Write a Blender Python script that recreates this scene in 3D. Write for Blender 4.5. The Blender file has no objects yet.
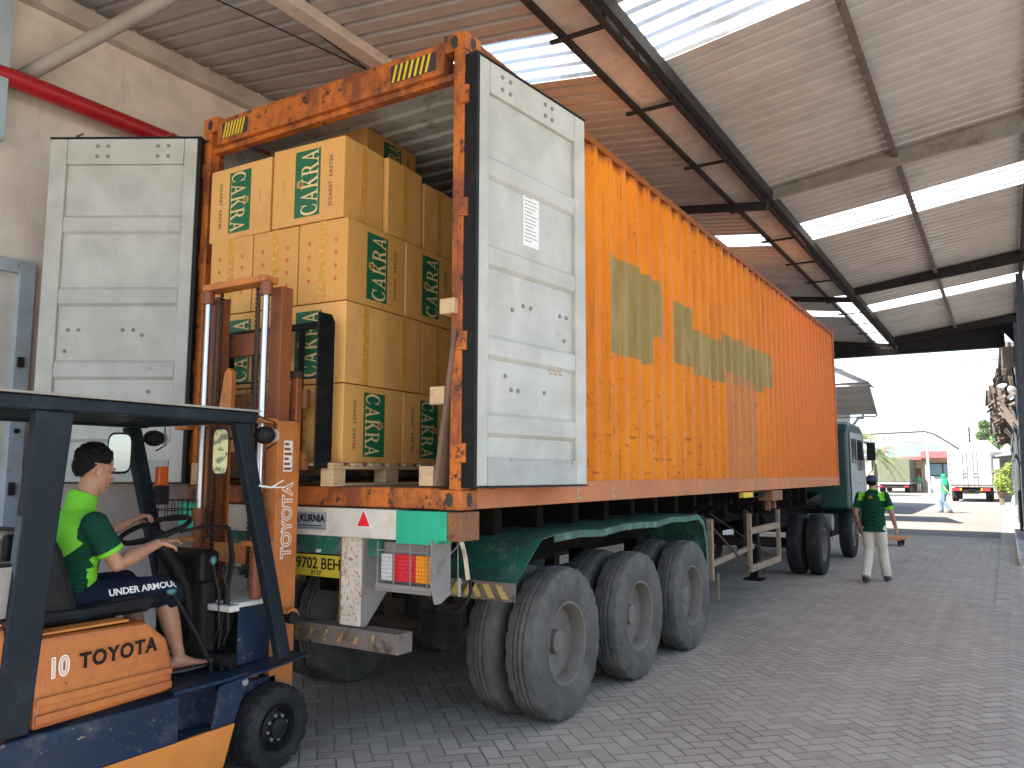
import bpy, bmesh, math, random
from mathutils import Vector, Matrix, Quaternion
from mathutils.bvhtree import BVHTree
random.seed(7)
R = math.radians; PI = math.pi
SC = bpy.context.scene
COL = SC.collection
# ------------------------------------------------------------------ camera
cam_d = bpy.data.cameras.new("camera"); cam = bpy.data.objects.new("camera", cam_d); COL.objects.link(cam)
cam_d.sensor_fit = 'HORIZONTAL'; cam_d.sensor_width = 36.0; cam_d.lens = 36.0*798.03/1024.0
cam_d.clip_start = 0.05; cam_d.clip_end = 9000
yaw, pit, rol = .5525, .1104, .0032
F_ = Vector((-math.sin(yaw)*math.cos(pit), math.cos(yaw)*math.cos(pit), math.sin(pit)))
R_ = Vector((math.cos(yaw), math.sin(yaw), 0)); U_ = R_.cross(F_)
R2 = R_*math.cos(rol)+U_*math.sin(rol); U2 = U_*math.cos(rol)-R_*math.sin(rol)
cm = Matrix((R2, U2, -F_)).transposed().to_4x4(); cm.translation = Vector((2.6522, -3.7514, 1.6894))
cam.matrix_world = cm
SC.camera = cam
# ------------------------------------------------------------------ light
W = bpy.data.worlds.new("World"); SC.world = W; W.use_nodes = True
wn = W.node_tree.nodes; wl_ = W.node_tree.links
bg = wn['Background']; sky = wn.new('ShaderNodeTexSky'); sky.sky_type = 'NISHITA'
sky.sun_disc = False; sky.sun_elevation = R(50); sky.sun_rotation = R(216.6)
sky.air_density = 1.0; sky.dust_density = 1.0; sky.ozone_density = 1.0
hs = wn.new('ShaderNodeHueSaturation'); hs.inputs['Saturation'].default_value = .85; wl_.new(sky.outputs[0], hs.inputs['Color']); wl_.new(hs.outputs[0], bg.inputs[0]); bg.inputs[1].default_value = 0.11
sd = bpy.data.lights.new("sun", 'SUN'); sun = bpy.data.objects.new("sun", sd); COL.objects.link(sun)
sd.energy = 5.0; sd.angle = R(0.5); sd.color = (1.0, 0.95, 0.87)
sun.rotation_euler = Vector((2.6, 3.5, -5.2)).to_track_quat('-Z', 'Y').to_euler()
SC.view_settings.view_transform = 'Standard'; SC.view_settings.look = 'None'
SC.view_settings.exposure = 2.12; SC.view_settings.gamma = 1.0
SC.render.engine = 'CYCLES'
try:
    SC.cycles.max_bounces = 14; SC.cycles.diffuse_bounces = 8; SC.cycles.sample_clamp_indirect = 8
except Exception: pass

# ------------------------------------------------------------------ materials
class NT:
    def __init__(s, name):
        s.m = bpy.data.materials.new(name); s.m.use_nodes = True
        s.n = s.m.node_tree.nodes; s.l = s.m.node_tree.links; s.b = s.n['Principled BSDF']
        s.tc = s.n.new('ShaderNodeTexCoord'); s.co = s.tc.outputs['Object']
    def link(s, a, b): s.l.new(a, b)
    def math(s, op, a, b=None, c=None):
        n = s.n.new('ShaderNodeMath'); n.operation = op
        for i, v in enumerate((a, b, c)):
            if v is None: continue
            if isinstance(v, (int, float)): n.inputs[i].default_value = v
            else: s.l.new(v, n.inputs[i])
        return n.outputs[0]
    def noise(s, scale, detail=4, rough=.6, vec=None, stretch=None):
        n = s.n.new('ShaderNodeTexNoise'); n.inputs['Scale'].default_value = scale
        n.inputs['Detail'].default_value = detail; n.inputs['Roughness'].default_value = rough
        v = vec or s.co
        if stretch:
            mp = s.n.new('ShaderNodeMapping'); mp.inputs['Scale'].default_value = stretch
            s.l.new(v, mp.inputs[0]); v = mp.outputs[0]
        s.l.new(v, n.inputs['Vector']); return n.outputs[0]
    def ramp(s, f, lo, hi):
        n = s.n.new('ShaderNodeMapRange'); n.inputs['From Min'].default_value = lo; n.inputs['From Max'].default_value = hi
        n.interpolation_type = 'SMOOTHSTEP'
        s.l.new(f, n.inputs['Value']); return n.outputs[0]
    def mix(s, f, a, b):
        n = s.n.new('ShaderNodeMix'); n.data_type = 'RGBA'
        for i, v in ((0, f), (6, a), (7, b)):
            if isinstance(v, (int, float)): n.inputs[i].default_value = v
            elif isinstance(v, tuple): n.inputs[i].default_value = (*v[:3], 1)
            else: s.l.new(v, n.inputs[i])
        return n.outputs[2]
    def sep(s, vec=None):
        n = s.n.new('ShaderNodeSeparateXYZ'); s.l.new(vec or s.co, n.inputs[0]); return n.outputs
    def comb(s, x, y, z):
        n = s.n.new('ShaderNodeCombineXYZ')
        for i, v in enumerate((x, y, z)):
            if isinstance(v, (int, float)): n.inputs[i].default_value = v
            else: s.l.new(v, n.inputs[i])
        return n.outputs[0]
    def col(s, v):
        if isinstance(v, tuple): s.b.inputs['Base Color'].default_value = (*v, 1)
        else: s.l.new(v, s.b.inputs['Base Color'])
    def bump(s, h, strength=.3, dist=.01):
        n = s.n.new('ShaderNodeBump'); n.inputs['Strength'].default_value = strength; n.inputs['Distance'].default_value = dist
        s.l.new(h, n.inputs['Height']); s.l.new(n.outputs[0], s.b.inputs['Normal'])

def pmat(name, col, rough=.6, metal=0, spots=(), bump=0, bscale=40, spec=None, var=.12):
    """spots: (scale, colour, lo, hi, stretch)"""
    t = NT(name); c = col
    if var:
        v = t.noise(3.1, 5)
        c = t.mix(t.ramp(v, .3, .7), tuple(x*(1-var) for x in col), tuple(min(1, x*(1+var)) for x in col))
    for i, sp in enumerate(spots):
        f = t.noise(sp[0], 7, .68, stretch=sp[4] if len(sp) > 4 else None)
        c = t.mix(t.ramp(f, sp[2], sp[3]), c, sp[1])
    t.col(c)
    t.b.inputs['Roughness'].default_value = rough; t.b.inputs['Metallic'].default_value = metal
    if spec is not None: t.b.inputs['Specular IOR Level'].default_value = spec
    if bump: t.bump(t.noise(bscale, 5), bump, .004)
    return t.m

RUST = (.11, .038, .014); DRUST = (.045, .02, .012); DUST = (.28, .25, .21)
M = {}
M['steel_dark'] = pmat('dark steel', (.022, .020, .021), .75, spec=.2, spots=[(9, (.07, .04, .025), .55, .7)])
M['steel_grey'] = pmat('grey painted beam', (.33, .31, .28), .7, spots=[(6, (.14, .11, .09), .58, .75), (30, (.1, .08, .06), .64, .7)])
M['beam_white'] = pmat('cream painted beam', (.50, .455, .395), .8, spots=[(5, (.2, .17, .13), .55, .8)])
M['roof_sheet'] = pmat('zinc roof sheet', (.41, .395, .385), .36, metal=.0, spots=[(1.2, (.32, .305, .295), .45, .75), (14, (.25, .2, .18), .66, .74)], var=.06)
M['gutter'] = pmat('gutter sheet', (.45, .41, .37), .6, spots=[(4, (.3, .22, .16), .5, .75), (25, (.12, .07, .04), .62, .7)])
M['plaster'] = pmat('wall plaster', (.74, .68, .60), .9, spots=[(.8, (.62, .56, .49), .45, .8), (6, (.46, .42, .37), .64, .8), (1.6, (.52, .47, .41), .6, .8, (3, 3, .4))], bump=.25, bscale=30)
M['red_pipe'] = pmat('red pipe paint', (.42, .012, .018), .4, spots=[(8, (.14, .02, .02), .6, .72)])
M['blue_frame'] = pmat('pale blue frame paint', (.34, .42, .47), .6, spots=[(14, (.2, .2, .2), .6, .7)])
M['door_fill'] = pmat('cream steel door', (.55, .53, .48), .7, spots=[(3, (.42, .39, .34), .55, .75)])
M['cont_rust'] = pmat('worn orange frame paint', (.50, .13, .012), .65, spots=[(4, (.20, .05, .014), .42, .60, (1, 1, .5)), (12, DRUST, .55, .63), (36, RUST, .58, .66)], bump=.4, bscale=60)
M['cont_rail'] = pmat('faded orange rail paint', (.44, .15, .05), .7, spots=[(4, (.36, .17, .09), .5, .7, (1, .3, 1)), (22, DRUST, .63, .72)], bump=.2)
M['cont_in'] = pmat('container inside paint', (.42, .42, .40), .7, spots=[(5, (.2, .19, .18), .5, .7)])
M['door_white'] = pmat('off-white door paint', (.42, .415, .365), .55, spots=[(3, (.47, .47, .43), .5, .75), (9, (.3, .29, .26), .66, .74), (30, (.2, .13, .09), .70, .74), (12, (.36, .35, .32), .6, .72, (4, 4, .4))])
M['door_shade'] = pmat('grey door sill paint', (.33, .34, .31), .6, spots=[(12, (.15, .1, .07), .62, .7)])
M['black'] = pmat('black rubber', (.010, .010, .011), .6, spots=[(8, (.03, .028, .026), .5, .8)], spec=.2)
M['tyre'] = pmat('dusty tyre rubber', (.088, .083, .077), .9, spots=[(5, (.14, .13, .115), .4, .75), (16, (.045, .044, .044), .58, .7)], bump=.2, bscale=60, spec=.2)
M['tyre_dark'] = pmat('black tyre rubber', (.022, .022, .022), .85, spots=[(7, (.055, .052, .048), .5, .75)], bump=.2, bscale=60, spec=.2)
M['rim'] = pmat('dusty wheel rim', (.145, .125, .105), .8, spots=[(6, (.11, .09, .075), .5, .7), (20, (.2, .18, .155), .6, .75)])
M['hub'] = pmat('greasy hub', (.09, .08, .07), .6, spots=[(20, RUST, .55, .7)])
M['chassis'] = pmat('dirty chassis', (.011, .010, .009), .9, spots=[(6, (.022, .016, .012), .5, .7)], spec=.08)
M['axle'] = pmat('rusty axle', (.05, .032, .024), .85, spots=[(7, (.05, .035, .03), .5, .7)])
M['green'] = pmat('green trailer paint', (.015, .36, .21), .5, spots=[(5, (.02, .25, .16), .5, .7), (20, (.2, .16, .1), .66, .74)])
M['green_dk'] = pmat('dirty green fender paint', (.012, .115, .078), .6, spots=[(4, (.02, .05, .038), .40, .65), (9, (.13, .17, .14), .5, .68), (16, (.2, .19, .15), .62, .72)])
M['white_beam'] = pmat('stained white paint', (.60, .56, .48), .6, spots=[(3, (.48, .42, .34), .45, .7), (7, (.36, .27, .18), .62, .72, (1, 1, .4)), (50, RUST, .69, .72)])
M['white_rust'] = pmat('rusty white paint', (.6, .55, .46), .6, spots=[(4, (.45, .38, .3), .5, .7), (42, (.33, .17, .08), .53, .60), (110, RUST, .62, .66)])
M['grey_plate'] = pmat('grey steel plate', (.21, .195, .18), .7, spots=[(10, (.12, .09, .07), .55, .7)])
M['rust_end'] = pmat('rusty beam end', (.2, .085, .035), .8, spots=[(8, (.36, .14, .03), .55, .65), (16, DRUST, .5, .7)], bump=.3)
M['frame_tan'] = pmat('dusty tan steel', (.24, .17, .11), .8, spots=[(9, (.14, .09, .06), .5, .7)])
M['yellow_pl'] = pmat('yellow plate', (.50, .38, .03), .5, spots=[(8, (.45, .36, .06), .55, .75)])
M['red_tri'] = pmat('red reflector', (.72, .02, .025), .35, var=.03)
M['red_lens'] = pmat('red lens', (.62, .03, .04), .25, var=.05)
M['amber_lens'] = pmat('amber lens', (.75, .26, .02), .25, var=.05)
M['clear_lens'] = pmat('clear lens', (.55, .55, .53), .25, var=.05)
M['bumper_br'] = pmat('worn brown-grey bumper', (.15, .12, .10), .75, spots=[(9, (.07, .045, .03), .5, .65), (16, (.24, .17, .1), .6, .7)])
M['haz_y'] = pmat('hazard yellow', (.68, .45, .02), .6, spots=[(12, (.25, .15, .04), .58, .7)])
M['stripe_worn'] = pmat('worn yellow stripe', (.36, .21, .07), .75, spots=[(14, (.15, .10, .07), .45, .55)])
M['stripe_worn2'] = pmat('dull yellow stripe', (.46, .33, .09), .75, spots=[(14, (.2, .15, .09), .52, .62)])
M['post_blue'] = pmat('dull blue-grey post paint', (.035, .04, .048), .7, spots=[(5, (.02, .018, .018), .5, .7)])
M['purlin_br'] = pmat('brown-grey purlin', (.12, .10, .09), .7, spots=[(8, (.06, .045, .04), .5, .7)])
M['rafter_gr'] = pmat('dirty grey rafter', (.23, .21, .19), .7, spots=[(5, (.12, .10, .085), .5, .7)])
M['wall_lit'] = pmat('brightened lower wall grey', (.80, .79, .77), .8, spots=[(2, (.66, .64, .61), .5, .75), (9, (.5, .47, .43), .66, .76)])
M['haz_w'] = pmat('hazard pale stripe', (.40, .33, .2), .7, spots=[(12, (.2, .15, .09), .5, .7)])
M['haz_k'] = pmat('hazard black', (.03, .028, .025), .7)
M['ink'] = pmat('black lettering', (.012, .009, .010), .7, var=0, spec=.15)
M['ink_fade'] = pmat('dark brown print', (.13, .10, .05), .8, var=0)
M['ink_faint'] = pmat('faint print', (.40, .26, .09), .8, var=0)
M['letter_w'] = pmat('white lettering', (.75, .73, .68), .6, spots=[(40, (.4, .3, .2), .62, .7)], var=0)
M['carton'] = pmat('cardboard', (.70, .365, .10), .75, spots=[(1.2, (.64, .325, .085), .4, .7), (60, (.54, .33, .1), .55, .75, (1, 1, .2))], var=.05)
def mat_carton():
    t = NT('cardboard of varied tone'); oi = t.n.new('ShaderNodeObjectInfo')
    c = t.mix(oi.outputs['Random'], (.62, .31, .075), (.74, .40, .125))
    c = t.mix(t.ramp(t.noise(2.5, 5, vec=None), .45, .75), c, (.60, .30, .085))
    c = t.mix(t.math('MULTIPLY', t.ramp(t.noise(14, 6, .7), .62, .70), .6), c, (.42, .22, .08))
    c = t.mix(t.math('MULTIPLY', t.ramp(t.noise(30, 5, .7, stretch=(1, 1, .12)), .60, .70), .35), c, (.80, .5, .2))
    t.col(c); t.b.inputs['Roughness'].default_value = .7; t.bump(t.noise(4, 3), .5, .02)
    return t.m
M['carton'] = mat_carton()
M['tape'] = pmat('packing tape', (.60, .27, .035), .35, spots=[(45, (.66, .40, .1), .5, .6)], var=.05)
M['print_green'] = pmat('printed green', (.006, .12, .048), .55, var=.06)
M['print_cream'] = pmat('printed cream lettering', (.70, .52, .24), .6, var=0)
M['print_red'] = pmat('printed red marks', (.60, .09, .035), .7, var=0)
M['print_gold'] = pmat('printed gold emblem', (.66, .40, .12), .6, var=0)
M['wood'] = pmat('pale pallet wood', (.52, .36, .20), .8, spots=[(6, (.38, .24, .12), .5, .7, (1, 8, 8)), (20, (.3, .18, .09), .62, .7)], bump=.3)
M['wood_dark'] = pmat('weathered brown plank', (.17, .10, .065), .85, spots=[(5, (.1, .06, .04), .5, .7, (8, 8, 1))], bump=.3)
M['plywood'] = pmat('container floor wood', (.16, .09, .05), .8, spots=[(5, (.08, .05, .03), .5, .7)])
M['fl_orange'] = pmat('forklift orange paint', (.40, .125, .022), .42, spots=[(3, (.29, .08, .018), .42, .65), (7, (.22, .07, .025), .55, .75), (26, (.09, .045, .03), .64, .68), (12, (.14, .065, .035), .64, .74, (1, 3, .5))])
M['fl_bright'] = pmat('bright orange skirt paint', (.56, .19, .025), .5, spots=[(5, (.5, .17, .03), .55, .7)])
M['mast_br'] = pmat('greasy brown-orange mast paint', (.24, .07, .022), .5, spots=[(4, (.16, .05, .02), .42, .65, (1, 1, .4)), (16, (.05, .025, .015), .58, .7)])
M['mast_or'] = pmat('mast orange paint', (.50, .17, .04), .5, spots=[(5, (.36, .11, .03), .5, .7), (22, (.16, .06, .03), .64, .72)])
M['fl_blue'] = pmat('chipped dark blue paint', (.010, .024, .052), .4, spec=.18, spots=[(4, (.015, .022, .035), .45, .7), (6, (.055, .06, .065), .52, .7), (14, (.12, .10, .085), .62, .68), (26, (.38, .30, .18), .65, .665, (1, .5, 2))])
M['fl_guard'] = pmat('worn blue-black guard paint', (.009, .015, .022), .45, spec=.15, spots=[(4, (.018, .028, .038), .5, .7), (18, (.02, .02, .02), .6, .66), (60, (.2, .22, .22), .68, .70)])
M['fl_white'] = pmat('scuffed white cover', (.60, .60, .56), .5, spots=[(8, (.4, .38, .34), .55, .7), (22, RUST, .66, .7)])
M['guard_top'] = pmat('pale dusty roof top', (.26, .25, .22), .8)
M['vinyl'] = pmat('black vinyl seat', (.007, .007, .008), .5, spec=.2, spots=[(6, (.02, .02, .022), .5, .75)], bump=.1)
M['chrome'] = pmat('chrome rod', (.52, .53, .55), .30, metal=1, var=0)
M['chain'] = pmat('greasy chain', (.05, .035, .025), .5, metal=.6)
M['mirror'] = pmat('mirror glass', (.34, .37, .40), .04, metal=1, var=0)
M['refl_y'] = pmat('yellowed reflector', (.42, .42, .2), .5, spots=[(14, (.1, .12, .06), .5, .56)])
M['teal'] = pmat('teal knob', (.05, .18, .17), .4)
M['lamp_or'] = pmat('orange side lamp', (.7, .12, .02), .3)
M['skin'] = pmat('skin', (.40, .205, .125), .55, spots=[(12, (.34, .155, .09), .5, .75)], var=.05)
M['hair'] = pmat('black hair', (.006, .005, .005), .7, var=0, bump=.6, bscale=180, spec=.12)
M['eye'] = pmat('dark eye', (.02, .014, .012), .3, var=0)
M['lip'] = pmat('lips', (.27, .10, .075), .5, var=0)
M['lime'] = pmat('lime green cloth', (.15, .52, .02), .85, var=.08)
M['cloth_gr'] = pmat('dark green cloth', (.006, .045, .025), .9, spec=.1, spots=[(9, (.010, .06, .034), .5, .7)], bump=.3, bscale=25)
M['cloth_lt'] = pmat('mid green cloth', (.03, .30, .12), .9, var=.1)
M['teal_cl'] = pmat('green scarf cloth', (.01, .28, .13), .9, var=.1)
M['jeans'] = pmat('blue jeans cloth', (.10, .17, .28), .9, var=.1)
M['navy'] = pmat('navy shorts cloth', (.009, .013, .026), .9, spec=.1, spots=[(7, (.016, .022, .04), .5, .75)], bump=.35, bscale=22)
M['khaki'] = pmat('pale cream trousers cloth', (.56, .51, .43), .9, var=.1, bump=.4, bscale=16)
M['cap'] = pmat('dark blue cap cloth', (.03, .045, .09), .85)
M['shoe'] = pmat('black shoes', (.015, .015, .016), .6)
M['sandal'] = pmat('grey sandal', (.06, .055, .05), .7)
M['conc'] = pmat('yard concrete', (.17, .155, .135), .9, spots=[(.3, (.14, .125, .11), .45, .7), (3, (.11, .10, .085), .6, .8), (.15, (.22, .2, .175), .5, .6)])
M['kerb'] = pmat('kerb concrete', (.34, .32, .29), .9, spots=[(2, (.2, .19, .17), .5, .7)], bump=.3)
M['drain'] = pmat('drain cover concrete', (.35, .315, .27), .9, spots=[(4, (.17, .155, .14), .5, .7)])
M['far_white'] = pmat('white wall paint', (.42, .41, .385), .8, spots=[(1, (.34, .33, .31), .5, .8)])
M['far_cream'] = pmat('cream wall paint', (.52, .44, .28), .8)
M['far_red'] = pmat('red fascia paint', (.40, .07, .07), .7)
M['far_grey'] = pmat('grey wall', (.26, .27, .27), .8, spots=[(.7, (.17, .17, .17), .5, .7)])
M['far_roof'] = pmat('pale metal roof', (.3, .3, .3), .6)
M['glass_b'] = pmat('bluish window glass', (.22, .34, .40), .15, var=.05)
M['glass_d'] = pmat('dark window glass', (.02, .025, .03), .08, var=0)
M['truck_w'] = pmat('white truck body', (.34, .34, .335), .5, spots=[(3, (.27, .27, .26), .55, .75)])
M['tarp'] = pmat('olive canvas tarpaulin', (.105, .11, .07), .9, spots=[(1.5, (.13, .135, .09), .5, .7)], bump=.5, bscale=3)
M['cab_green'] = pmat('dark green cab paint', (.008, .05, .045), .4, spots=[(3, (.02, .06, .05), .5, .7)])
M['cab_white'] = pmat('grey-white cab paint', (.33, .36, .35), .4, spots=[(3, (.3, .33, .31), .5, .7)])
M['leaf'] = pmat('leaves', (.06, .12, .03), .7, spots=[(1.5, (.10, .17, .04), .4, .7)])
M['leaf_y'] = pmat('yellow-green leaves', (.20, .26, .03), .7, spots=[(2, (.10, .18, .03), .45, .65)])
M['leaf_p'] = pmat('dry palm leaves', (.16, .20, .07), .7, spots=[(1, (.10, .15, .04), .45, .65)])
M['bark'] = pmat('bark', (.14, .10, .07), .9, bump=.5)
M['pole'] = pmat('concrete pole', (.42, .40, .37), .85)
M['oldsheet'] = pmat('old rusty eave sheets', (.15, .12, .10), .8, spots=[(2, (.08, .055, .04), .45, .65), (6, (.24, .21, .19), .58, .7)])
M['oldwall'] = pmat('old blue-grey wall', (.085, .095, .10), .95, spec=.05, spots=[(1, (.05, .052, .05), .45, .7), (5, (.14, .145, .14), .6, .75)])
M['hill'] = pmat('far wooded hills', (.05, .085, .06), .95, spots=[(.004, (.08, .11, .07), .4, .7)])
M['paper'] = pmat('white paper label', (.72, .72, .70), .6, var=.03)
M['label_grey'] = pmat('grey name plate', (.24, .27, .28), .4, spots=[(20, (.4, .42, .42), .5, .7)])
M['trolley'] = pmat('orange trolley paint', (.6, .17, .03), .6, spots=[(8, (.3, .1, .03), .55, .7)])

def mat_translucent(fac):
    t = NT('translucent skylight sheet'); n = t.n; l = t.l
    d = n.new('ShaderNodeBsdfTranslucent'); g = n.new('ShaderNodeBsdfTransparent'); mx = n.new('ShaderNodeMixShader')
    c = t.mix(t.ramp(t.noise(5, 5, stretch=(.4, 2, 1)), .45, .75), (.88, .88, .86), (.66, .62, .52))
    l.new(c, d.inputs[0]); mx.inputs[0].default_value = fac
    g.inputs[0].default_value = (.9, .9, .88, 1)
    l.new(d.outputs[0], mx.inputs[1]); l.new(g.outputs[0], mx.inputs[2]); l.new(mx.outputs[0], n['Material Output'].inputs[0])
    return t.m
M['skylight'] = mat_translucent(.8); M['skylight_r'] = mat_translucent(.12)

def mat_pavers():
    t = NT('herringbone pavers'); m = t.math; x, y, _ = t.sep()
    s = 1/.108; c = math.cos(R(45))
    wob = t.math('MULTIPLY', t.math('SUBTRACT', t.noise(1.3, 2), .5), .05)
    u = m('ADD', m('MULTIPLY', m('ADD', x, y), c*s), m('MULTIPLY', wob, s)); v = m('ADD', m('MULTIPLY', m('SUBTRACT', y, x), c*s), 0)
    i = m('FLOOR', u); j = m('FLOOR', v); fu = m('SUBTRACT', u, i); fv = m('SUBTRACT', v, j)
    k = m('FLOORED_MODULO', m('SUBTRACT', i, j), 4.0)
    def is_(a): return m('COMPARE', k, float(a), .3)
    k0, k1, k2, k3 = is_(0), is_(1), is_(2), is_(3)
    L_ = m('ADD', fu, k1); Rr = m('ADD', m('SUBTRACT', 1.0, fu), k0)
    B_ = m('ADD', fv, k2); T_ = m('ADD', m('SUBTRACT', 1.0, fv), k3)
    d = m('MINIMUM', m('MINIMUM', L_, Rr), m('MINIMUM', B_, T_))
    bi = m('SUBTRACT', i, k1); bj = m('SUBTRACT', j, k2)
    wn_ = t.n.new('ShaderNodeTexWhiteNoise'); wn_.noise_dimensions = '3D'; t.link(t.comb(bi, bj, 0.), wn_.inputs[0])
    rnd = wn_.outputs[0]
    jt = t.ramp(m('ADD', d, m('MULTIPLY', m('SUBTRACT', t.noise(45, 3), .5), .05)), .015, .085)
    big = t.ramp(t.noise(.35, 6, .65), .32, .68); fine = t.noise(60, 4)
    base = t.mix(rnd, (.31, .266, .215), (.43, .376, .308))
    base = t.mix(m('MULTIPLY', t.ramp(fine, .4, .7), .35), base, (.44, .395, .34))
    base = t.mix(m('MULTIPLY', big, .5), base, (.31, .26, .215))
    base = t.mix(m('MULTIPLY', t.ramp(t.noise(2.2, 6, .7), .55, .75), .5), base, (.17, .155, .14))
    trk = t.noise(1, 4, .6, stretch=(2.6, .10, 1))
    base = t.mix(m('MULTIPLY', t.ramp(trk, .54, .68), .28), base, (.17, .145, .125))
    oil = t.noise(1.7, 6, .72)
    base = t.mix(m('MULTIPLY', t.ramp(oil, .63, .69), .42), base, (.10, .09, .08))
    dust = t.noise(.9, 5, .7)
    base = t.mix(m('MULTIPLY', t.ramp(dust, .50, .72), .5), base, (.47, .42, .35))
    jc = t.mix(t.ramp(t.noise(1.1, 3), .4, .6), (.13, .113, .097), (.24, .21, .175))
    t.col(t.mix(jt, jc, base)); t.b.inputs['Roughness'].default_value = .82
    h = m('ADD', m('MULTIPLY', jt, 1.0), m('ADD', m('MULTIPLY', rnd, .25), m('MULTIPLY', fine, .15)))
    t.bump(h, .6, .006)
    return t.m
M['pavers'] = mat_pavers()

def mat_container_side():
    # object coords of the side wall are world coords minus (−1.219, 0, 1.47)
    t = NT('orange container side paint'); m = t.math; x, y, z = t.sep()
    zw = m('ADD', z, 1.47)
    jz = m('MULTIPLY', m('SUBTRACT', t.noise(3.3, 4, vec=t.comb(0., y, 0.)), .5), .12)
    jy = m('MULTIPLY', m('SUBTRACT', t.noise(6, 4, vec=t.comb(0., z, 3.)), .5), .10)
    zz = m('ADD', zw, jz); yy = m('ADD', y, jy)
    def rect(y0, y1, z0, z1):
        e = .012
        a = m('MULTIPLY', t.ramp(yy, y0-e, y0+e), m('SUBTRACT', 1., t.ramp(yy, y1-e, y1+e)))
        b = m('MULTIPLY', t.ramp(zz, z0-e, z0+e), m('SUBTRACT', 1., t.ramp(zz, z1-e, z1+e)))
        return m('MULTIPLY', a, b)
    right = t.ramp(x, 0.5, 0.6)
    P = [(2.08, 3.06, 2.66, 3.48), (3.0, 3.24, 2.93, 3.46), (3.57, 4.16, 2.76, 3.37), (4.1, 5.2, 2.70, 3.17), (5.1, 7.38, 2.84, 3.28), (5.6, 7.0, 2.74, 2.9)]
    pm = None
    for r in P:
        q = rect(*r); pm = q if pm is None else m('MAXIMUM', pm, q)
    pm = m('MULTIPLY', pm, right)
    or_ = t.mix(t.ramp(t.noise(1.2, 5), .35, .7), (.58, .16, .002), (.66, .20, .004))
    or_ = t.mix(t.ramp(y, 5.0, 9.5), or_, (.53, .12, .008))
    or_ = t.mix(m('MULTIPLY', t.ramp(t.noise(5, 6, stretch=(1, 1, .25)), .5, .8), .5), or_, (.50, .11, .008))
    ol = t.mix(t.ramp(t.noise(3, 6, .7, stretch=(1, 1.5, .5)), .4, .65), (.235, .165, .045), (.31, .225, .075))
    c = t.mix(pm, or_, ol)
    # faded brown band low around y 5.4..6.4
    fb = m('MULTIPLY', rect(5.3, 6.5, 1.55, 2.86), right)
    c = t.mix(m('MULTIPLY', fb, .65), c, (.40, .155, .06))
    rs = t.ramp(t.noise(17, 6, .7), .645, .68)
    low = m('SUBTRACT', 1.0, t.ramp(zw, 1.6, 3.4))
    scr = m('MULTIPLY', t.ramp(t.noise(11, 6, .75, stretch=(1, .45, 2.2)), .60, .63), m('MULTIPLY', low, m('SUBTRACT', 1., t.ramp(y, 3.5, 5.5))))
    rs2 = m('MULTIPLY', t.ramp(t.noise(15, 6, .75, stretch=(1, .8, .9)), .60, .65), low)
    c = t.mix(m('MULTIPLY', m('MAXIMUM', m('MAXIMUM', rs, scr), rs2), .85), c, (.12, .03, .012))
    c = t.mix(m('MULTIPLY', t.ramp(t.noise(30, 5, .7, stretch=(1, 1.6, .06)), .54, .68), .7), c, (.30, .085, .02))
    # rusty top edge drips
    top = m('MULTIPLY', t.ramp(m('ADD', zw, m('MULTIPLY', t.noise(14, 4, stretch=(1, 1, .15)), .25)), 4.32, 4.42), .8)
    c = t.mix(top, c, (.13, .035, .015))
    t.col(c); t.b.inputs['Roughness'].default_value = .5; t.b.inputs['Specular IOR Level'].default_value = .12
    t.bump(t.noise(6, 4), .25, .01)
    return t.m
M['cont_side'] = mat_container_side()

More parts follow.
